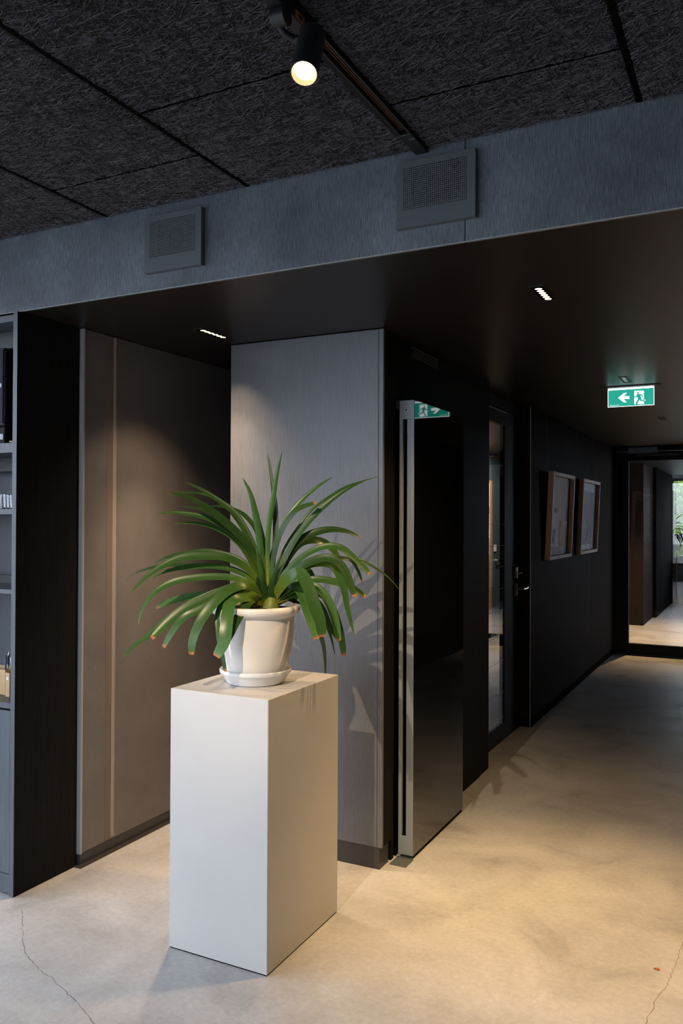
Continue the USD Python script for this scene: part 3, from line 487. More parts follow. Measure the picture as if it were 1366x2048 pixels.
# leaves: [(x, y) along the blade in a 2.2x measuring crop, base to tip], width, tip depth towards the viewer (m), tip style
LEAVES = [
 ([(722,640),(700,540),(665,440),(600,330),(520,265),(450,220),(375,184)],30,-.06,'p'),
 ([(722,660),(700,580),(650,465),(590,395),(500,320),(420,268),(350,240),(297,233)],40,.10,'p'),
 ([(718,640),(695,540),(655,440),(590,330),(520,268),(440,237),(330,229)],22,-.16,'p'),
 ([(716,650),(690,560),(640,470),(570,385),(490,325),(430,302),(367,291)],26,-.10,'p'),
 ([(718,660),(690,570),(640,470),(570,400),(500,355),(430,333),(330,320),(243,325)],28,.02,'p'),
 ([(716,670),(690,590),(630,480),(560,415),(480,378),(400,365),(320,370)],24,-.04,'p'),
 ([(735,640),(718,540),(692,410),(650,345),(605,312),(540,294),(470,290)],22,-.22,'p'),
 ([(716,680),(690,600),(640,545),(570,510),(480,492),(400,497),(300,515),(235,545)],28,-.08,'p'),
 ([(718,690),(690,615),(640,560),(560,520),(470,512),(370,518),(280,552),(200,607),(130,677)],34,.12,'p'),
 ([(716,690),(680,625),(600,575),(500,558),(420,554),(330,550),(260,556),(170,580),(105,615)],20,-.14,'p'),
 ([(716,690),(690,635),(630,590),(550,562),(450,556),(370,562),(280,582),(215,612)],28,.04,'p'),
 ([(716,700),(680,650),(600,612),(520,603),(420,608),(320,627),(240,672),(190,740),(168,815)],30,.10,'p'),
 ([(705,705),(650,655),(580,660),(480,683),(420,687),(330,706),(247,736)],30,-.06,'c'),
 ([(710,705),(670,650),(570,657),(470,692),(380,737),(300,792),(220,857),(150,908),(92,966)],36,.10,'p'),
 ([(712,705),(650,640),(570,655),(460,702),(370,748),(290,812),(228,874)],38,.16,'c'),
 ([(708,712),(680,665),(600,668),(520,702),(440,748),(370,782),(315,850),(280,914)],32,.19,'c'),
 ([(712,712),(665,640),(610,643),(550,675),(490,735),(440,805),(408,885),(403,946)],44,.22,'c'),
 ([(715,715),(665,690),(605,692),(572,722),(560,800),(548,890),(512,955)],58,.24,'c'),
 ([(712,715),(680,700),(640,735),(600,800),(570,860),(543,915)],42,.21,'c'),
 ([(705,712),(640,690),(560,705),(520,760),(522,850),(538,940),(553,1020)],24,.20,'c'),
 ([(742,660),(738,560),(742,400),(762,260),(782,140),(803,45)],28,.03,'p'),
 ([(750,640),(765,520),(775,400),(768,260),(752,140),(740,57)],30,-.05,'p'),
 ([(728,650),(714,540),(702,440),(690,350),(662,235),(627,165)],36,.05,'p'),
 ([(738,640),(735,520),(715,410),(695,320)],20,-.06,'p'),
 ([(748,650),(752,540),(785,430),(830,340),(890,265),(960,205),(1025,162)],26,-.04,'p'),
 ([(750,660),(760,540),(795,410),(850,322),(900,291),(953,277)],28,.06,'c'),
 ([(752,660),(780,560),(820,465),(870,390),(930,312),(1000,258),(1080,208),(1160,180),(1230,160)],14,-.12,'p'),
 ([(754,670),(775,620),(812,530),(860,440),(920,360),(990,290),(1060,235),(1120,200),(1170,178)],30,.02,'p'),
 ([(756,680),(785,590),(830,500),(890,437),(960,405),(1030,395),(1100,407),(1160,437)],38,-.02,'p'),
 ([(756,690),(785,610),(830,520),(880,460),(940,442),(1000,460),(1055,517)],36,-.10,'b'),
 ([(758,690),(785,630),(840,560),(920,497),(1000,468),(1070,480),(1140,540),(1192,592)],32,.08,'c'),
 ([(758,690),(800,620),(870,565),(940,530),(1030,518),(1100,527),(1130,562),(1157,628)],17,-.08,'c'),
 ([(760,695),(790,640),(850,585),(920,540),(1000,520),(1055,545),(1090,600),(1123,692)],36,.12,'c'),
 ([(764,700),(800,640),(850,590),(900,558),(970,542),(1030,560),(1070,640),(1090,740),(1120,860)],34,.06,'p'),
 ([(770,705),(810,670),(860,640),(920,618),(980,616),(1050,630),(1110,652),(1170,692)],30,.02,'c'),
 ([(760,690),(820,610),(900,560),(980,530),(1060,520),(1130,526),(1200,556),(1270,605),(1322,662)],13,-.14,'p'),
 ([(765,700),(790,655),(830,610),(880,588),(915,640),(945,730),(970,800),(978,868)],56,.22,'c'),
 ([(768,708),(800,675),(850,640),(885,670),(915,750),(940,820),(955,878)],46,.17,'c'),
 ([(775,708),(840,665),(910,645),(960,655),(1005,710),(1035,790),(1052,886)],38,.10,'c'),
 ([(775,710),(850,680),(930,668),(990,690),(1030,760),(1060,860),(1075,952)],34,.03,'c'),
 ([(775,712),(850,680),(920,690),(970,745),(1010,820),(1045,880)],42,.06,'p'),
 ([(778,712),(850,690),(920,710),(975,770),(1015,860),(1036,947)],16,.0,'p'),
 ([(768,700),(800,650),(850,590),(900,568),(932,610),(942,668)],36,-.12,'b'),
 ([(778,712),(830,680),(890,700),(940,780),(975,870),(990,940),(994,1060)],20,-.40,'p'),
 ([(724,728),(716,690),(704,648),(690,600)],36,.05,'p'),
 ([(756,728),(764,690),(778,648),(796,606)],36,.05,'p'),
 ([(738,730),(732,690),(722,640),(716,585)],34,.07,'p'),
 ([(748,730),(750,690),(756,640),(766,580)],34,.07,'p'),
 ([(714,724),(700,695),(684,668),(664,645)],30,.03,'p'),
 ([(768,724),(782,696),(800,670),(822,648)],30,.03,'p'),
 ([(790,722),(830,700),(862,712),(885,722)],22,-.10,'p'),
 ([(785,724),(815,706),(850,696),(880,700)],20,-.13,'p'),
 ([(690,724),(665,712),(640,716),(612,728)],24,-.02,'p'),
 ([(695,722),(660,700),(620,700),(585,716)],26,-.10,'p'),
 ([(770,722),(800,690),(830,672),(870,668)],24,-.12,'p'),
 ([(735,700),(722,640),(708,560),(690,480)],26,.04,'p'),
 ([(750,700),(760,640),(775,570),(800,500)],24,.05,'p'),
]
AX0 = np.array([-1.648, 2.646, 1.2]); D0 = float((AX0-EYE)@FW)
lrng = np.random.default_rng(5)
def spline(p, n):
    p = np.array(p, float); p = np.vstack([2*p[0]-p[1], p, 2*p[-1]-p[-2]]); seg = len(p)-3; out = []
    for u in np.linspace(0, seg-1e-9, n*3):
        i = int(u); t = u-i; a, b, c, d = p[i:i+4]
        out.append(.5*((2*b)+(-a+c)*t+(2*a-5*b+4*c-d)*t*t+(-a+3*b-3*c+d)*t**3))
    out = np.array(out); L = np.r_[0, np.cumsum(np.linalg.norm(np.diff(out, axis=0), axis=1))]
    return np.stack([np.interp(np.linspace(0, L[-1], n), L, out[:, k]) for k in range(2)], 1), L[-1]
def leaf_mesh(pts, wpx, K, style, n=34):
    q, L = spline(pts, 160); s = np.r_[np.linspace(0, .955, n-3), .978, .990, 1.0]; q = np.stack([np.interp(s, np.linspace(0, 1, 160), q[:, k]) for k in range(2)], 1)
    px = 200+q[:, 0]/2.2032; py = 880+q[:, 1]/2.2032
    depth = D0-K*(1-(1-s)**2.2 if K > .185 else s**1.15)
    P = np.array([EYE+ray(a, b)*d for a, b, d in zip(px, py, depth)])
    T = np.gradient(P, axis=0); T /= np.linalg.norm(T, axis=1, keepdims=True)
    t2 = np.gradient(np.c_[px, -py], axis=0); t2 /= np.linalg.norm(t2, axis=1, keepdims=True)
    left = pts[-1][0] < 740
    n2 = np.c_[-t2[:, 1], t2[:, 0]]*(-1 if left else 1)
    if abs(pts[-1][0]-740) < 140 and pts[-1][1] < 420: fk = lrng.uniform(-.3, .3)
    else: fk = .65
    up_part = np.clip(n2[:, 1], -1, 1)
    Wd = n2[:, :1]*RT+n2[:, 1:]*UPV+FW*(fk*(.25+.75*np.abs(up_part)))[:, None]
    Wd -= T*np.sum(Wd*T, 1, keepdims=True)*.5
    scale = wpx*(.86 if pts[-1][1] < 640 else 1.0)/2.2032/F*depth/2
    w = np.interp(s, [0, .08, .3, .7], [.62, .72, .95, 1.0])
    if style == 'p': w *= np.where(s > .62, np.clip((1-s)/.38, 0, 1)**.62, 1); w = np.maximum(w, .03)
    elif style == 'c': w *= np.interp(s, [0, .75, .93, .985, 1], [1, 1, .80, .62, .42])
    else: w *= np.interp(s, [0, .8, .95, 1], [1, 1, .75, .3])
    Wd = Wd*(scale*w)[:, None]
    Nn = np.cross(T, Wd); Nn /= np.linalg.norm(Nn, axis=1, keepdims=True)
    Nn *= np.sign(np.sum(Nn*np.array([0, 0, 1.0]), 1)+1e-6).mean() or 1
    hw = np.linalg.norm(Wd, axis=1, keepdims=True); us = np.array([-1, -.55, 0, .55, 1]); th = .0011
    ring = []
    for u in us: ring.append(P+Wd*u+Nn*hw*(.20*abs(u)**1.3))
    for u in us[::-1]: ring.append(P+Wd*u*.97+Nn*(hw*(.20*abs(u)**1.3)-th))
    V = np.stack(ring, 1); m = 10
    return V, s, np.r_[us, us[::-1]]
def ring_faces(V):
    n, m = V.shape[:2]
    f = [(i*m+j, i*m+(j+1) % m, (i+1)*m+(j+1) % m, (i+1)*m+j) for i in range(n-1) for j in range(m)]
    f += [(0, 9, 8, 1), (1, 8, 7, 2), (2, 7, 6, 3), (3, 6, 5, 4)]
    b = (n-1)*m; f += [(b, b+1, b+8, b+9), (b+1, b+2, b+7, b+8), (b+2, b+3, b+6, b+7), (b+3, b+4, b+5, b+6)]
    return np.array(f)
for pts, wpx, K, style in LEAVES:
    V, s, ac = leaf_mesh(pts, wpx, K, style)
    n = len(s); cut = n if style != 'c' else n-2 + (0)
    Vb = V[:cut+(1 if style == 'c' else 0)] if style == 'c' else V
    Vb = V[:cut] if style == 'c' else V
    p = obj('leaf', (Vb.reshape(-1, 3), np.vstack([ring_faces(Vb)[:, [0, 1, 2]], ring_faces(Vb)[:, [0, 2, 3]]])), M['leaf'], pp, smooth=True)
    pv = UsdGeom.PrimvarsAPI(p)
    pv.CreatePrimvar('along', Sdf.ValueTypeNames.FloatArray, 'vertex').Set(Vt.FloatArray.FromNumpy(np.repeat(s[:len(Vb)], 10).astype(np.float32)))
    pv.CreatePrimvar('across', Sdf.ValueTypeNames.FloatArray, 'vertex').Set(Vt.FloatArray.FromNumpy(np.tile(ac, len(Vb)).astype(np.float32)))
    if style == 'c':
        Vt_ = V[cut-1:].copy(); c = Vt_[-1].mean(0); Vt_[-1] = Vt_[-1]+(Vt_[-1]-c)*lrng.uniform(-.25, .35, (10, 1))
        f = ring_faces(Vt_); obj('dry_tip', (Vt_.reshape(-1, 3), np.vstack([f[:, [0, 1, 2]], f[:, [0, 2, 3]]])), M['dry_tip'], p, smooth=False, label='orange-brown dried leaf tip')

# ------------------------------------------------------------------ speakers in the beam
def perforated(cx, cz, w, h, cell, hole, y, t):
    nx, nz = int(round(w/cell)), int(round(h/cell)); a = np.arange(8)*np.pi/4+np.pi/8; sq = []
    for q in a:
        c, s_ = np.cos(q), np.sin(q); k = .5/max(abs(c), abs(s_)); sq.append((c*k, s_*k))
    sq = np.array(sq)*cell; ho = np.c_[np.cos(a), np.sin(a)]*hole/2
    gx, gz = np.meshgrid(cx-w/2+cell*(np.arange(nx)+.5), cz-h/2+cell*(np.arange(nz)+.5)); c = np.c_[gx.ravel(), gz.ravel()]; N = len(c)
    def lay(p, yy): q = c[:, None]+p[None]; return np.stack([q[..., 0], np.full(q.shape[:2], yy), q[..., 1]], -1)
    cor = np.array([(-1, -1), (1, -1), (1, 1), (-1, 1)])*cell/2
    v = np.concatenate([lay(sq, y), lay(ho, y), lay(ho, y+t), lay(cor, y)], 1)
    f = []
    for i in range(8):
        j = (i+1) % 8; f += [(i, j, 8+j), (i, 8+j, 8+i), (8+i, 8+j, 16+j), (8+i, 16+j, 16+i)]
    for i, cidx in ((0, 26), (2, 27), (4, 24), (6, 25)): f.append((i, cidx, i+1))
    f = np.array(f); F_ = (f[None]+(np.arange(N)*28)[:, None, None]).reshape(-1, 3)
    return v.reshape(-1, 3), F_
def wall_speaker(x0, x1, z0, z1, label):
    cx, cz = (x0+x1)/2, (z0+z1)/2; yf = 2.373
    t = thing('wall_speaker', label, 'speaker', (cx, YB, z0), 'speakers in the beam')
    px0, px1, pz0, pz1 = x0+.020, x1-.0215, z0+.0525, z1-.0185
    cell = .0064; nx, nz = int((px1-px0)/cell), int((pz1-pz0)/cell); w, h = nx*cell, nz*cell; ax, az = (px0+px1)/2, (pz0+pz1)/2
    mb = MB().add(*perforated(ax, az, w, h, cell, .0041, yf, .0015))
    e = .0003
    mb.box(x0, ax-w/2, yf, YB-.0004, z0, z1).box(ax+w/2, x1, yf, YB-.0004, z0, z1).box(ax-w/2, ax+w/2, yf, YB-.0004, z0, az-h/2).box(ax-w/2, ax+w/2, yf, YB-.0004, az+h/2, z1)
    obj('faceplate', mb, M['speaker'], t, smooth=False)
    bx0, bx1, bz0, bz1 = ax-w/2+.025, ax+w/2-.023, az-h/2+.013, az+h/2-.002
    obj('backing', MB().box(ax-w/2, bx0, yf+.0024, yf+.004, az-h/2, az+h/2).box(bx1, ax+w/2, yf+.0024, yf+.004, az-h/2, az+h/2).box(bx0, bx1, yf+.0024, yf+.004, az-h/2, bz0), M['speaker_back'], t)
    Mz = np.array([[1, 0, 0], [0, 0, 1], [0, -1, 0]], float)
    mx, mz, r = (bx0+bx1)/2, (bz0+bz1)/2-.012, .072
    obj('baffle', MB().box(bx0, bx1, YB-.003, YB-.001, bz0, bz1), M['gap'], t)
    obj('cone', MB().lathe([(0, .0), (.02, .0), (.03, -.004), (r-.008, .008), (r-.004, .011), (r, .009), (r, 0)], (mx, YB-.0035, mz+.004), 40, Mz), M['cone'], t)
    return t
wall_speaker(-2.039, -1.780, 2.460, 2.667, 'square perforated grey speaker on the beam, farther from the corridor, at left')
wall_speaker(-1.0235, -0.7645, 2.465, 2.672, 'square perforated grey speaker on the beam beside the track end')

# ------------------------------------------------------------------ track and spotlights
XT = -0.945
tr = thing('light_track', 'black lighting track in the ceiling joint running to the beam', 'light track', (XT, 1.2, ZC))
obj('rail', MB().box(XT-.019, XT-.0125, -1.5, 2.255, ZC-.012, ZC+.028).box(XT+.0125, XT+.019, -1.5, 2.255, ZC-.012, ZC+.028).box(XT-.0125, XT+.0125, -1.5, 2.255, ZC+.020, ZC+.028), M['black_metal'], tr)
obj('flange', MB().box(XT-.030, XT-.019, -1.5, 2.255, ZC-.0125, ZC-.009), M['black_paint'], tr)
for x in (XT-.0085, XT+.0085, XT-.002): obj('conductor', MB().box(x-.0011, x+.0011, -1.5, 2.25, ZC+.001, ZC+.0035), M['copper'], tr)
obj('end_feed', MB().box(XT-.0205, XT+.0205, 2.256, 2.3938, ZC-.014, ZC+.026, .001), M['black_metal'], tr)
obj('clip', MB().box(XT-.0125, XT+.0125, 2.2535, 2.2562, ZC-.0135, ZC-.0115), M['steel'], tr); obj('clip', MB().box(XT+.002, XT+.0205, 2.285, 2.2875, ZC-.0152, ZC-.0138), M['steel'], tr)
def spotlight(label, lens, axis, sticker, inten, half, XT=XT, wide=0):
    lens = np.array(lens, float); axis = np.array(axis, float); axis /= np.linalg.norm(axis)
    y0 = lens[1]-axis[1]*.144; top = lens-axis*.144
    t = thing('spotlight', label, 'spotlight', (XT, y0, ZC-.012), 'spotlights on the ceiling track')
    obj('adapter', MB().box(XT-.0175, XT+.0175, y0-.11, y0+.06, ZC-.036, ZC-.0122, .002), M['black_metal'], t)
    side = np.cross(axis, [0, 0, 1.0]); side /= np.linalg.norm(side)
    if side[0] > 0: side = -side
    piv = top+axis*.012+side*.036
    knob = np.array([XT-.004, y0-.055, ZC-.052])
    ar = MB().cyl(knob-np.array([.012, 0, 0]), knob+np.array([.022, 0, 0]), .021, 28).tube([knob+np.array([-.006, 0, -.008]), (knob+piv)/2+np.array([-.006, 0, -.01]), piv], .0085, 12).cyl(piv-side*.010, piv+side*.008, .010, 18)
    ar.cyl((XT, y0-.055, ZC-.037), knob, .012, 16)
    obj('arm', ar, M['black_metal'], t)
    x = np.cross([0, 1, 0], axis); x /= np.linalg.norm(x); y = np.cross(axis, x); B = np.stack([x, y, axis])
    r = .0305
    obj('can', MB().lathe([(0, 0), (r-.003, 0), (r, .003), (r, .142), (r-.0012, .144), (r-.0026, .142), (r-.0026, .112), (0, .110)], top, 48, B), M['spot_can'], t)
    obj('reflector', MB().lathe([(r-.0028, .143), (r-.0040, .136), (.0235, .1305)], top, 48, B), M['reflector'], t)
    obj('lens', MB().lathe([(0, .1295), (.012, .1292), (.0245, .1305), (.0245, .1285), (0, .1275)], top, 40, B), M['lens_hot'], t)
    for rr_ in (.0085, .0155): obj('lens_ring', MB().lathe([(rr_, .1298), (rr_+.0007, .1305), (rr_+.0014, .1298)], top, 36, B), M['lens_ring'], t)
    if sticker:
        sx = XT+.0178
        obj('sticker', MB().box(sx, sx+.0006, y0-.02, y0+.022, ZC-.034, ZC-.0165), M['label_orange'], t, label='orange sticker')
        obj('sticker_print', MB().box(sx+.0006, sx+.0009, y0-.006, y0+.010, ZC-.029, ZC-.022), M['dark_print'], t)
    spot(str(t.GetPath())+'/lamp', lens-axis*.004-origin(t), axis, .010, half, .8, LAMP, inten)
    if wide: spot(str(t.GetPath())+'/wide_lamp', lens-axis*.004-origin(t), axis, .010, 33, .8, LAMP, inten*wide)
    return t
LX = -0.876; lens1 = at(608, 148, 0, LX)
spotlight('black cylindrical track spotlight with glowing lens, hanging at the top of the view', lens1, (0.123, -0.471, -0.873), True, SPOT, 28)
tgt = np.array([-1.68, 2.62, 1.16]); l2 = np.array([-1.30, 0.85, 2.52])
spotlight('black ceiling spotlight nearer the viewer, aimed at the potted plant', l2, tgt-l2, False, SPOT*1.2, 18, -1.27, .16)

# ------------------------------------------------------------------ recessed downlights
def downlight(cx, y0, y1, on, label, gain=1.0, half=33, aim=(0, 0, -1), wide=.3, wide_half=51, hue=WARM):
    t = thing('recessed_downlight', label, 'downlight', (cx, (y0+y1)/2, ZS), 'linear downlights in the lowered ceiling')
    obj('trim', MB().box(cx-.028, cx+.028, y0, y0+.003, ZS-.003, ZS-.0002).box(cx-.028, cx+.028, y1-.003, y1, ZS-.003, ZS-.0002).box(cx-.028, cx-.025, y0+.003, y1-.003, ZS-.003, ZS-.0002).box(cx+.025, cx+.028, y0+.003, y1-.003, ZS-.003, ZS-.0002), M['plaster_trim'], t)
    obj('baffle', MB().box(cx-.025, cx+.025, y0+.003, y1-.003, ZS-.0012, ZS-.0003), M['gap'] if on else M['black_paint'], t)
    ys = np.linspace(y0+.040, y1-.026, 6)
    for y in ys:
        obj('lens', MB().lathe([(0, -.0016), (.0134, -.0014), (.0134, -.0012)], (cx, y, ZS), 20), M['lens_down'] if on else M['lens_off'], t)
    if on:
        for k, y in enumerate(ys[[0, 2, 3, 5]] if False else (ys[1], ys[4])):
            spot(f'{t.GetPath()}/lamp_{k}', np.array((cx, y, ZS-.008))-origin(t), aim, .006, half, 1.0, hue, DOWN*.5*gain)
            spot(f'{t.GetPath()}/wide_lamp_{k}', np.array((cx, y, ZS-.008))-origin(t), aim, .006, wide_half, .75, hue, DOWN*.5*gain*wide)
downlight(-2.244, 2.972, 3.192, True, 'glowing six-lens downlight over the alcove, left of the pillar', .86, 32, (-.08, 0, -1), .20, 48, (1.0, .72, .47))
downlight(-0.728, 2.972, 3.192, True, 'glowing six-lens downlight at the mouth of the corridor, right of the pillar', 1.42, 30, (0, .03, -1), .38, 60)
downlight(-0.729, 5.080, 5.290, False, 'unlit six-lens downlight just in front of the exit sign')
downlight(-0.729, 7.175, 7.385, False, 'unlit six-lens downlight farther along the corridor beyond the exit sign')
# lobby light beyond the glass door and a dim light in the small room
spot('/World/lobby_lamp', (-1.1, 11.6, ZS-.01), (0, 0, -1), .03, 56, .7, WARM, DOWN*1.9)
spot('/World/small_room_lamp', (-2.5, 9.7, ZS-.01), (-.3, .3, -1), .04, 72, .5, (1, .84, .66), DOWN*1.1)

# ------------------------------------------------------------------ exit sign
YX = 5.463
es = thing('exit_sign', 'hanging green exit sign with white arrow and running person', 'exit sign', (-.731, YX, ZS))
obj('base_plate', MB().box(-.907, -.555, 5.42, 5.497, ZS-.006, ZS-.0002, .001), M['black_metal'], es)
obj('lamp_bar', MB().box(-.874, -.593, YX-.009, YX+.009, 2.3865, ZS-.006, .003), M['sign_bar'], es)
obj('panel', MB().box(-.874, -.593, YX-.003, YX+.003, 2.275, 2.3865, .0006), M['sign_white'], es)
obj('green_field', MB().box(-.870, -.5965, YX-.0036, YX-.003, 2.2785, 2.3825), M['sign_green'], es)
def zs5(x, y): p = at(1180+x/7.344, 730+y/7.344, 1, YX); return p[0], p[2]
def plane_xz(yy): return lambda v: np.c_[v[:, 0], yy-v[:, 2], v[:, 1]]
S = lambda L: sg.Polygon([zs5(*q) for q in L])
ln = lambda L, w: sg.LineString([zs5(*q) for q in L]).buffer(w/2/7.344/F*6.3, cap_style='round')
arrow = S([(412, 483), (500, 412), (545, 410), (496, 458), (580, 458), (580, 501), (494, 501), (545, 551), (498, 551)])
obj('arrow', MB().poly(arrow, .0006, plane_xz(YX-.0036)), M['sign_white'], es)
man = unary_union([sg.Point(zs5(702, 410)).buffer(.0058), ln([(712, 445), (728, 488)], 40), ln([(700, 441), (676, 468), (646, 471)], 13), ln([(735, 442), (762, 442), (775, 462)], 13),
                   ln([(722, 488), (706, 528), (683, 563), (690, 572)], 20), ln([(735, 488), (746, 520), (803, 519)], 16)])
dr = S([(652, 378), (793, 376), (793, 545), (788, 560), (803, 575), (652, 579)]).difference(man).union(ln([(808, 512), (808, 524)], 10))
obj('running_figure', MB().poly(dr, .0006, plane_xz(YX-.0036)), M['sign_white'], es)
import meshkit
tx = meshkit.text_mesh('teknoware', .0052, .0004); tv = np.array(tx.vertices); tv[:, 0] *= .048/max(tv[:, 0].max(), 1e-6)
obj('maker_mark', MB().add(np.c_[-.8465+tv[:, 0]*.85, YX-.0036-tv[:, 2], 2.2845+tv[:, 1]], tx.faces).poly(sg.Polygon([(-.860, 2.2905), (-.855, 2.2890), (-.850, 2.2905), (-.8525, 2.2855), (-.856, 2.2835)]), .0004, plane_xz(YX-.0036)), M['sign_white'], es)

# ------------------------------------------------------------------ framed pictures, hung on cords and leaning out at the top
def picture(y0, y1, wires, wood, art, label):
    t = thing('framed_picture', label, 'picture', (XW, (y0+y1)/2, 1.23), 'framed pictures on the corridor wall')
    z0, z1, d, fw = 1.232, 1.940, .044, .030
    def lean(v): v = np.array(v, float).copy(); v[:, 0] += (v[:, 2]-z0)/(z1-z0)*.031+.0015; return v
    def add(name, mb, mat, **k):
        v, f = mb.mesh(); return obj(name, (lean(v), f), mat, t, **k)
    xb, xf = XW, XW+d
    add('frame_rail', MB().box(xb, xf, y0, y0+fw, z0, z1, .001), M[wood]); add('frame_rail', MB().box(xb, xf, y1-fw, y1, z0, z1, .001), M[wood])
    add('frame_rail', MB().box(xb, xf, y0+fw, y1-fw, z0, z0+fw, .001), M[wood]); add('frame_rail', MB().box(xb, xf, y0+fw, y1-fw, z1-fw, z1, .001), M[wood])
    add('backing', MB().box(xb+.004, xb+.008, y0+fw, y1-fw, z0+fw, z1-fw), M['gap'])
    art(add, y0+fw, y1-fw, z0+fw, z1-fw, xb+.008)
    add('glazing', MB().box(xf-.010, xf-.008, y0+fw, y1-fw, z0+fw, z1-fw), M['picture_glass'])
    for wy in wires:
        obj('hanging_cord', MB().cyl((XW+.004, wy, ZS-.002), (XW+.026, wy, z1-.05), .0012, 6), M['cord'], t)
PM = {k: plain('print_'+k, c, .55) for k, c in dict(pale=(.93, .94, .95), ochre=(.90, .46, .06), brown=(.12, .075, .045), blue=(.60, .74, .80), night=(.025, .017, .014), silver=(.80, .82, .84), dove=(.45, .52, .58), rose=(.78, .62, .54)).items()}
def ov(add, name, m, x, ya, yb, za, zb): add(name, MB().box(x, x+.0008, ya, yb, za, zb), m)
def art1(add, y0, y1, z0, z1, x):
    W, H = y1-y0, z1-z0
    ov(add, 'print', PM['pale'], x, y0, y0+W*.80, z0, z1); ov(add, 'print_night', PM['night'], x, y0+W*.83, y1, z0, z1); ov(add, 'print_ochre_edge', PM['ochre'], x, y0+W*.80, y0+W*.83, z0, z1)
    ov(add, 'print_ochre', PM['ochre'], x+.0009, y0+W*.55, y0+W*.82, z0+H*.11, z0+H*.44)
    ov(add, 'print_block', PM['brown'], x+.0009, y0+W*.27, y0+W*.38, z0+H*.54, z0+H*.60)
    ov(add, 'print_figure', PM['brown'], x+.0009, y0+W*.23, y0+W*.33, z0+H*.14, z0+H*.33)
    ov(add, 'print_light', PM['rose'], x+.0009, y0, y0+W*.5, z0, z0+H*.09); ov(add, 'print_patch', PM['rose'], x+.0018, y0+W*.57, y0+W*.66, z0+H*.22, z0+H*.27)
    ov(add, 'print_dove', PM['dove'], x+.0019, y0+W*.55, y0+W*.80, z0+H*.02, z0+H*.105)
def art2(add, y0, y1, z0, z1, x):
    W, H = y1-y0, z1-z0
    ov(add, 'print', PM['night'], x, y0, y1, z0, z1); ov(add, 'print_sky', PM['blue'], x+.0009, y0, y0+W*.84, z0+H*.875, z1)
    ov(add, 'print_water', PM['dove'], x+.0009, y0, y0+W*.84, z0, z0+H*.085); ov(add, 'print_post', PM['silver'], x+.0018, y0+W*.47, y0+W*.495, z0+H*.06, z0+H*.17)
    Mx = np.array([[0, 1, 0], [0, 0, 1], [1, 0, 0]], float)
    for zz_, rr_ in ((.075, .040), (.155, .034)):
        add('print_ring', MB().lathe([(rr_, 0), (rr_, .0006), (rr_*.6, .0006), (rr_*.6, 0), (rr_, 0)], (x+.0018, y0+W*.76, z0+H*zz_), 24, Mx), PM['silver'])
    q = MB().tube([(x+.001, y0+W*.50, z0+H*.17), (x+.001, y0+W*.53, z0+H*.30), (x+.001, y0+W*.48, z0+H*.40), (x+.001, y0+W*.42, z0+H*.46)], .0016, 5); add('print_line', q, PM['dove'])
picture(6.56, 7.40, (6.60, 7.36), 'frame_wood', art1, 'light oak framed pale picture with ochre field, nearer the narrow door')
picture(7.80, 8.68, (7.835, 8.66), 'frame_wood2', art2, 'brown framed dark picture with pale blue band, farther along the corridor')

# ------------------------------------------------------------------ small debris on the floor
dl = MB(); rq = np.random.default_rng(2); a = np.linspace(0, 2*np.pi, 11)[:-1]; rr = .006+.003*rq.random(10)
c = np.array([-.32, 3.036]); v = np.vstack([np.c_[c[0]+rr*1.5*np.cos(a), c[1]+rr*np.sin(a), .0008+.003*rq.random(10)], [[c[0], c[1], .004]]])
tag(obj('leaf_fragment', dl.add(v, [(i, (i+1) % 10, 10) for i in range(10)]), M['orange_leaf'], smooth=False), 'tiny orange leaf fragment on the concrete floor at right', 'leaf')

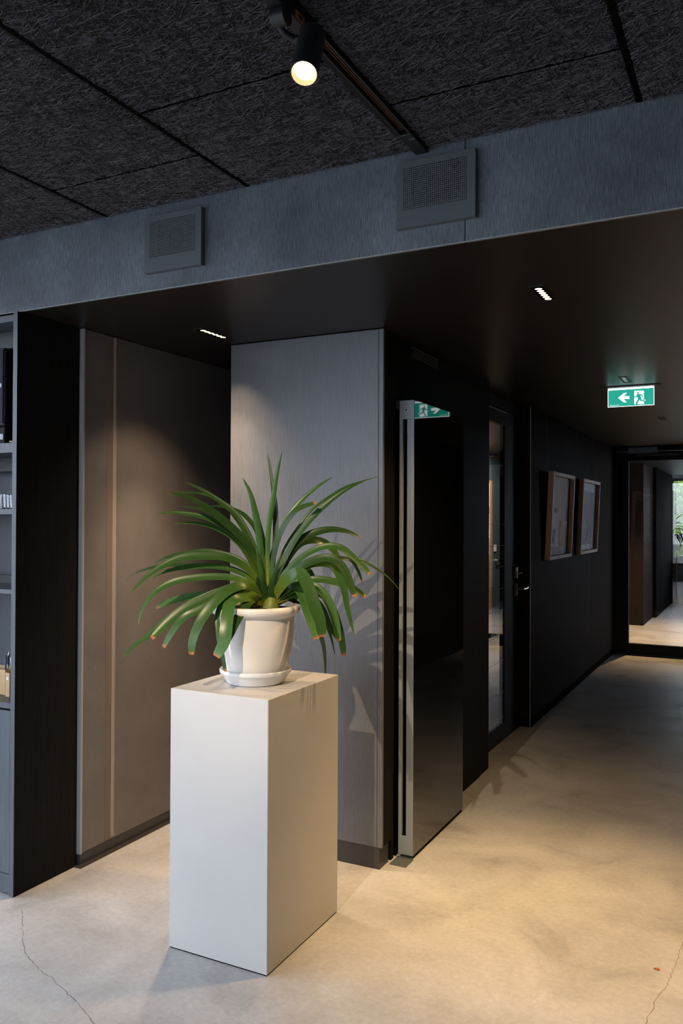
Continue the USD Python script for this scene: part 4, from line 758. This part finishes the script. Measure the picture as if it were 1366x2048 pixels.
# ------------------------------------------------------------------ outside the windows
obj('ground_outside', MB().box(-30, 20, -40, -2.71, -.2, -.05).box(-30, -3.86, -2.70, 16.7, -.2, -.05).box(-40, 40, 16.76, 70, -.2, -.05), M['asphalt'], None, label='pale paved ground outside the windows', cat='ground', kind='structure')
ra = thing('balcony_railing', 'black metal railing outside the far window beyond the glass door', 'railing', (-.3, 17.3, 0))
obj('rail', MB().box(-2.4, 1.8, 17.28, 17.32, 1.20, 1.29), M['black_metal'], ra)
for x in np.arange(-2.35, 1.8, .42): obj('post', MB().box(x-.018, x+.018, 17.285, 17.315, -.05, 1.20), M['black_metal'], ra)
wp = thing('window_plant', 'small arching plant in a dark pot at the far window beyond the glass door', 'plant', (-1.20, 16.35, 0))
obj('pot', MB().lathe([(0, 0), (.13, 0), (.17, .9), (.15, .9), (.13, .86), (0, .86)], (-1.20, 16.35, 0), 28), M['black_paint'], wp)
g5 = np.random.default_rng(9)
for k in range(11):
    az = k*2.39; rch = g5.uniform(.18, .34); tt = np.linspace(0, 1, 12)[:, None]; hh = g5.uniform(.35, .6)
    pth = np.array([-1.20, 16.35, .86])+np.c_[np.cos(az)*rch*tt, np.sin(az)*rch*.6*tt, hh*np.sin(tt*2.5)*.8]
    obj('leaf', MB().tube(pth, np.linspace(.014, .003, 12), 6), M['tree_dark'], wp)
def tree(name, label, x, y, h, r, mat, seed):
    g = np.random.default_rng(seed); t = thing(name, label, 'tree', (x, y, 0), 'trees outside the far window')
    n = 7000; d = g.normal(size=(n, 3)); d /= np.linalg.norm(d, axis=1, keepdims=True); rad = g.random(n)**.4
    c = d*rad[:, None]*np.array([r, r, h*.42])+np.array([x, y, h*.56]); s = g.uniform(.05, .11, n)
    u = g.normal(size=(n, 3)); u /= np.linalg.norm(u, axis=1, keepdims=True); w = np.cross(u, g.normal(size=(n, 3))); w /= np.linalg.norm(w, axis=1, keepdims=True)
    v = np.stack([c-u*s[:, None], c+w*s[:, None]*.5, c+u*s[:, None], c-w*s[:, None]*.5], 1).reshape(-1, 3); b = np.arange(n)[:, None]*4
    obj('crown', MB().add(v, b+np.array([[0, 1, 2, 3]])), mat, t, smooth=False, kind='stuff'); obj('trunk', MB().cyl((x, y, -.1), (x, y, h*.6), .12, 10, .05), M['bark'], t)
tree('tree', 'light green bushy tree outside the far window', -2.1, 22.5, 2.7, 1.5, M['tree_light'], 1)
tree('tree', 'second light green tree farther right outside the far window', 2.2, 24, 3.4, 1.8, M['tree_light'], 2)
tree('conifer', 'tall dark tree behind the light green ones outside the far window', -3.2, 32, 6.0, 2.8, M['tree_dark'], 3)
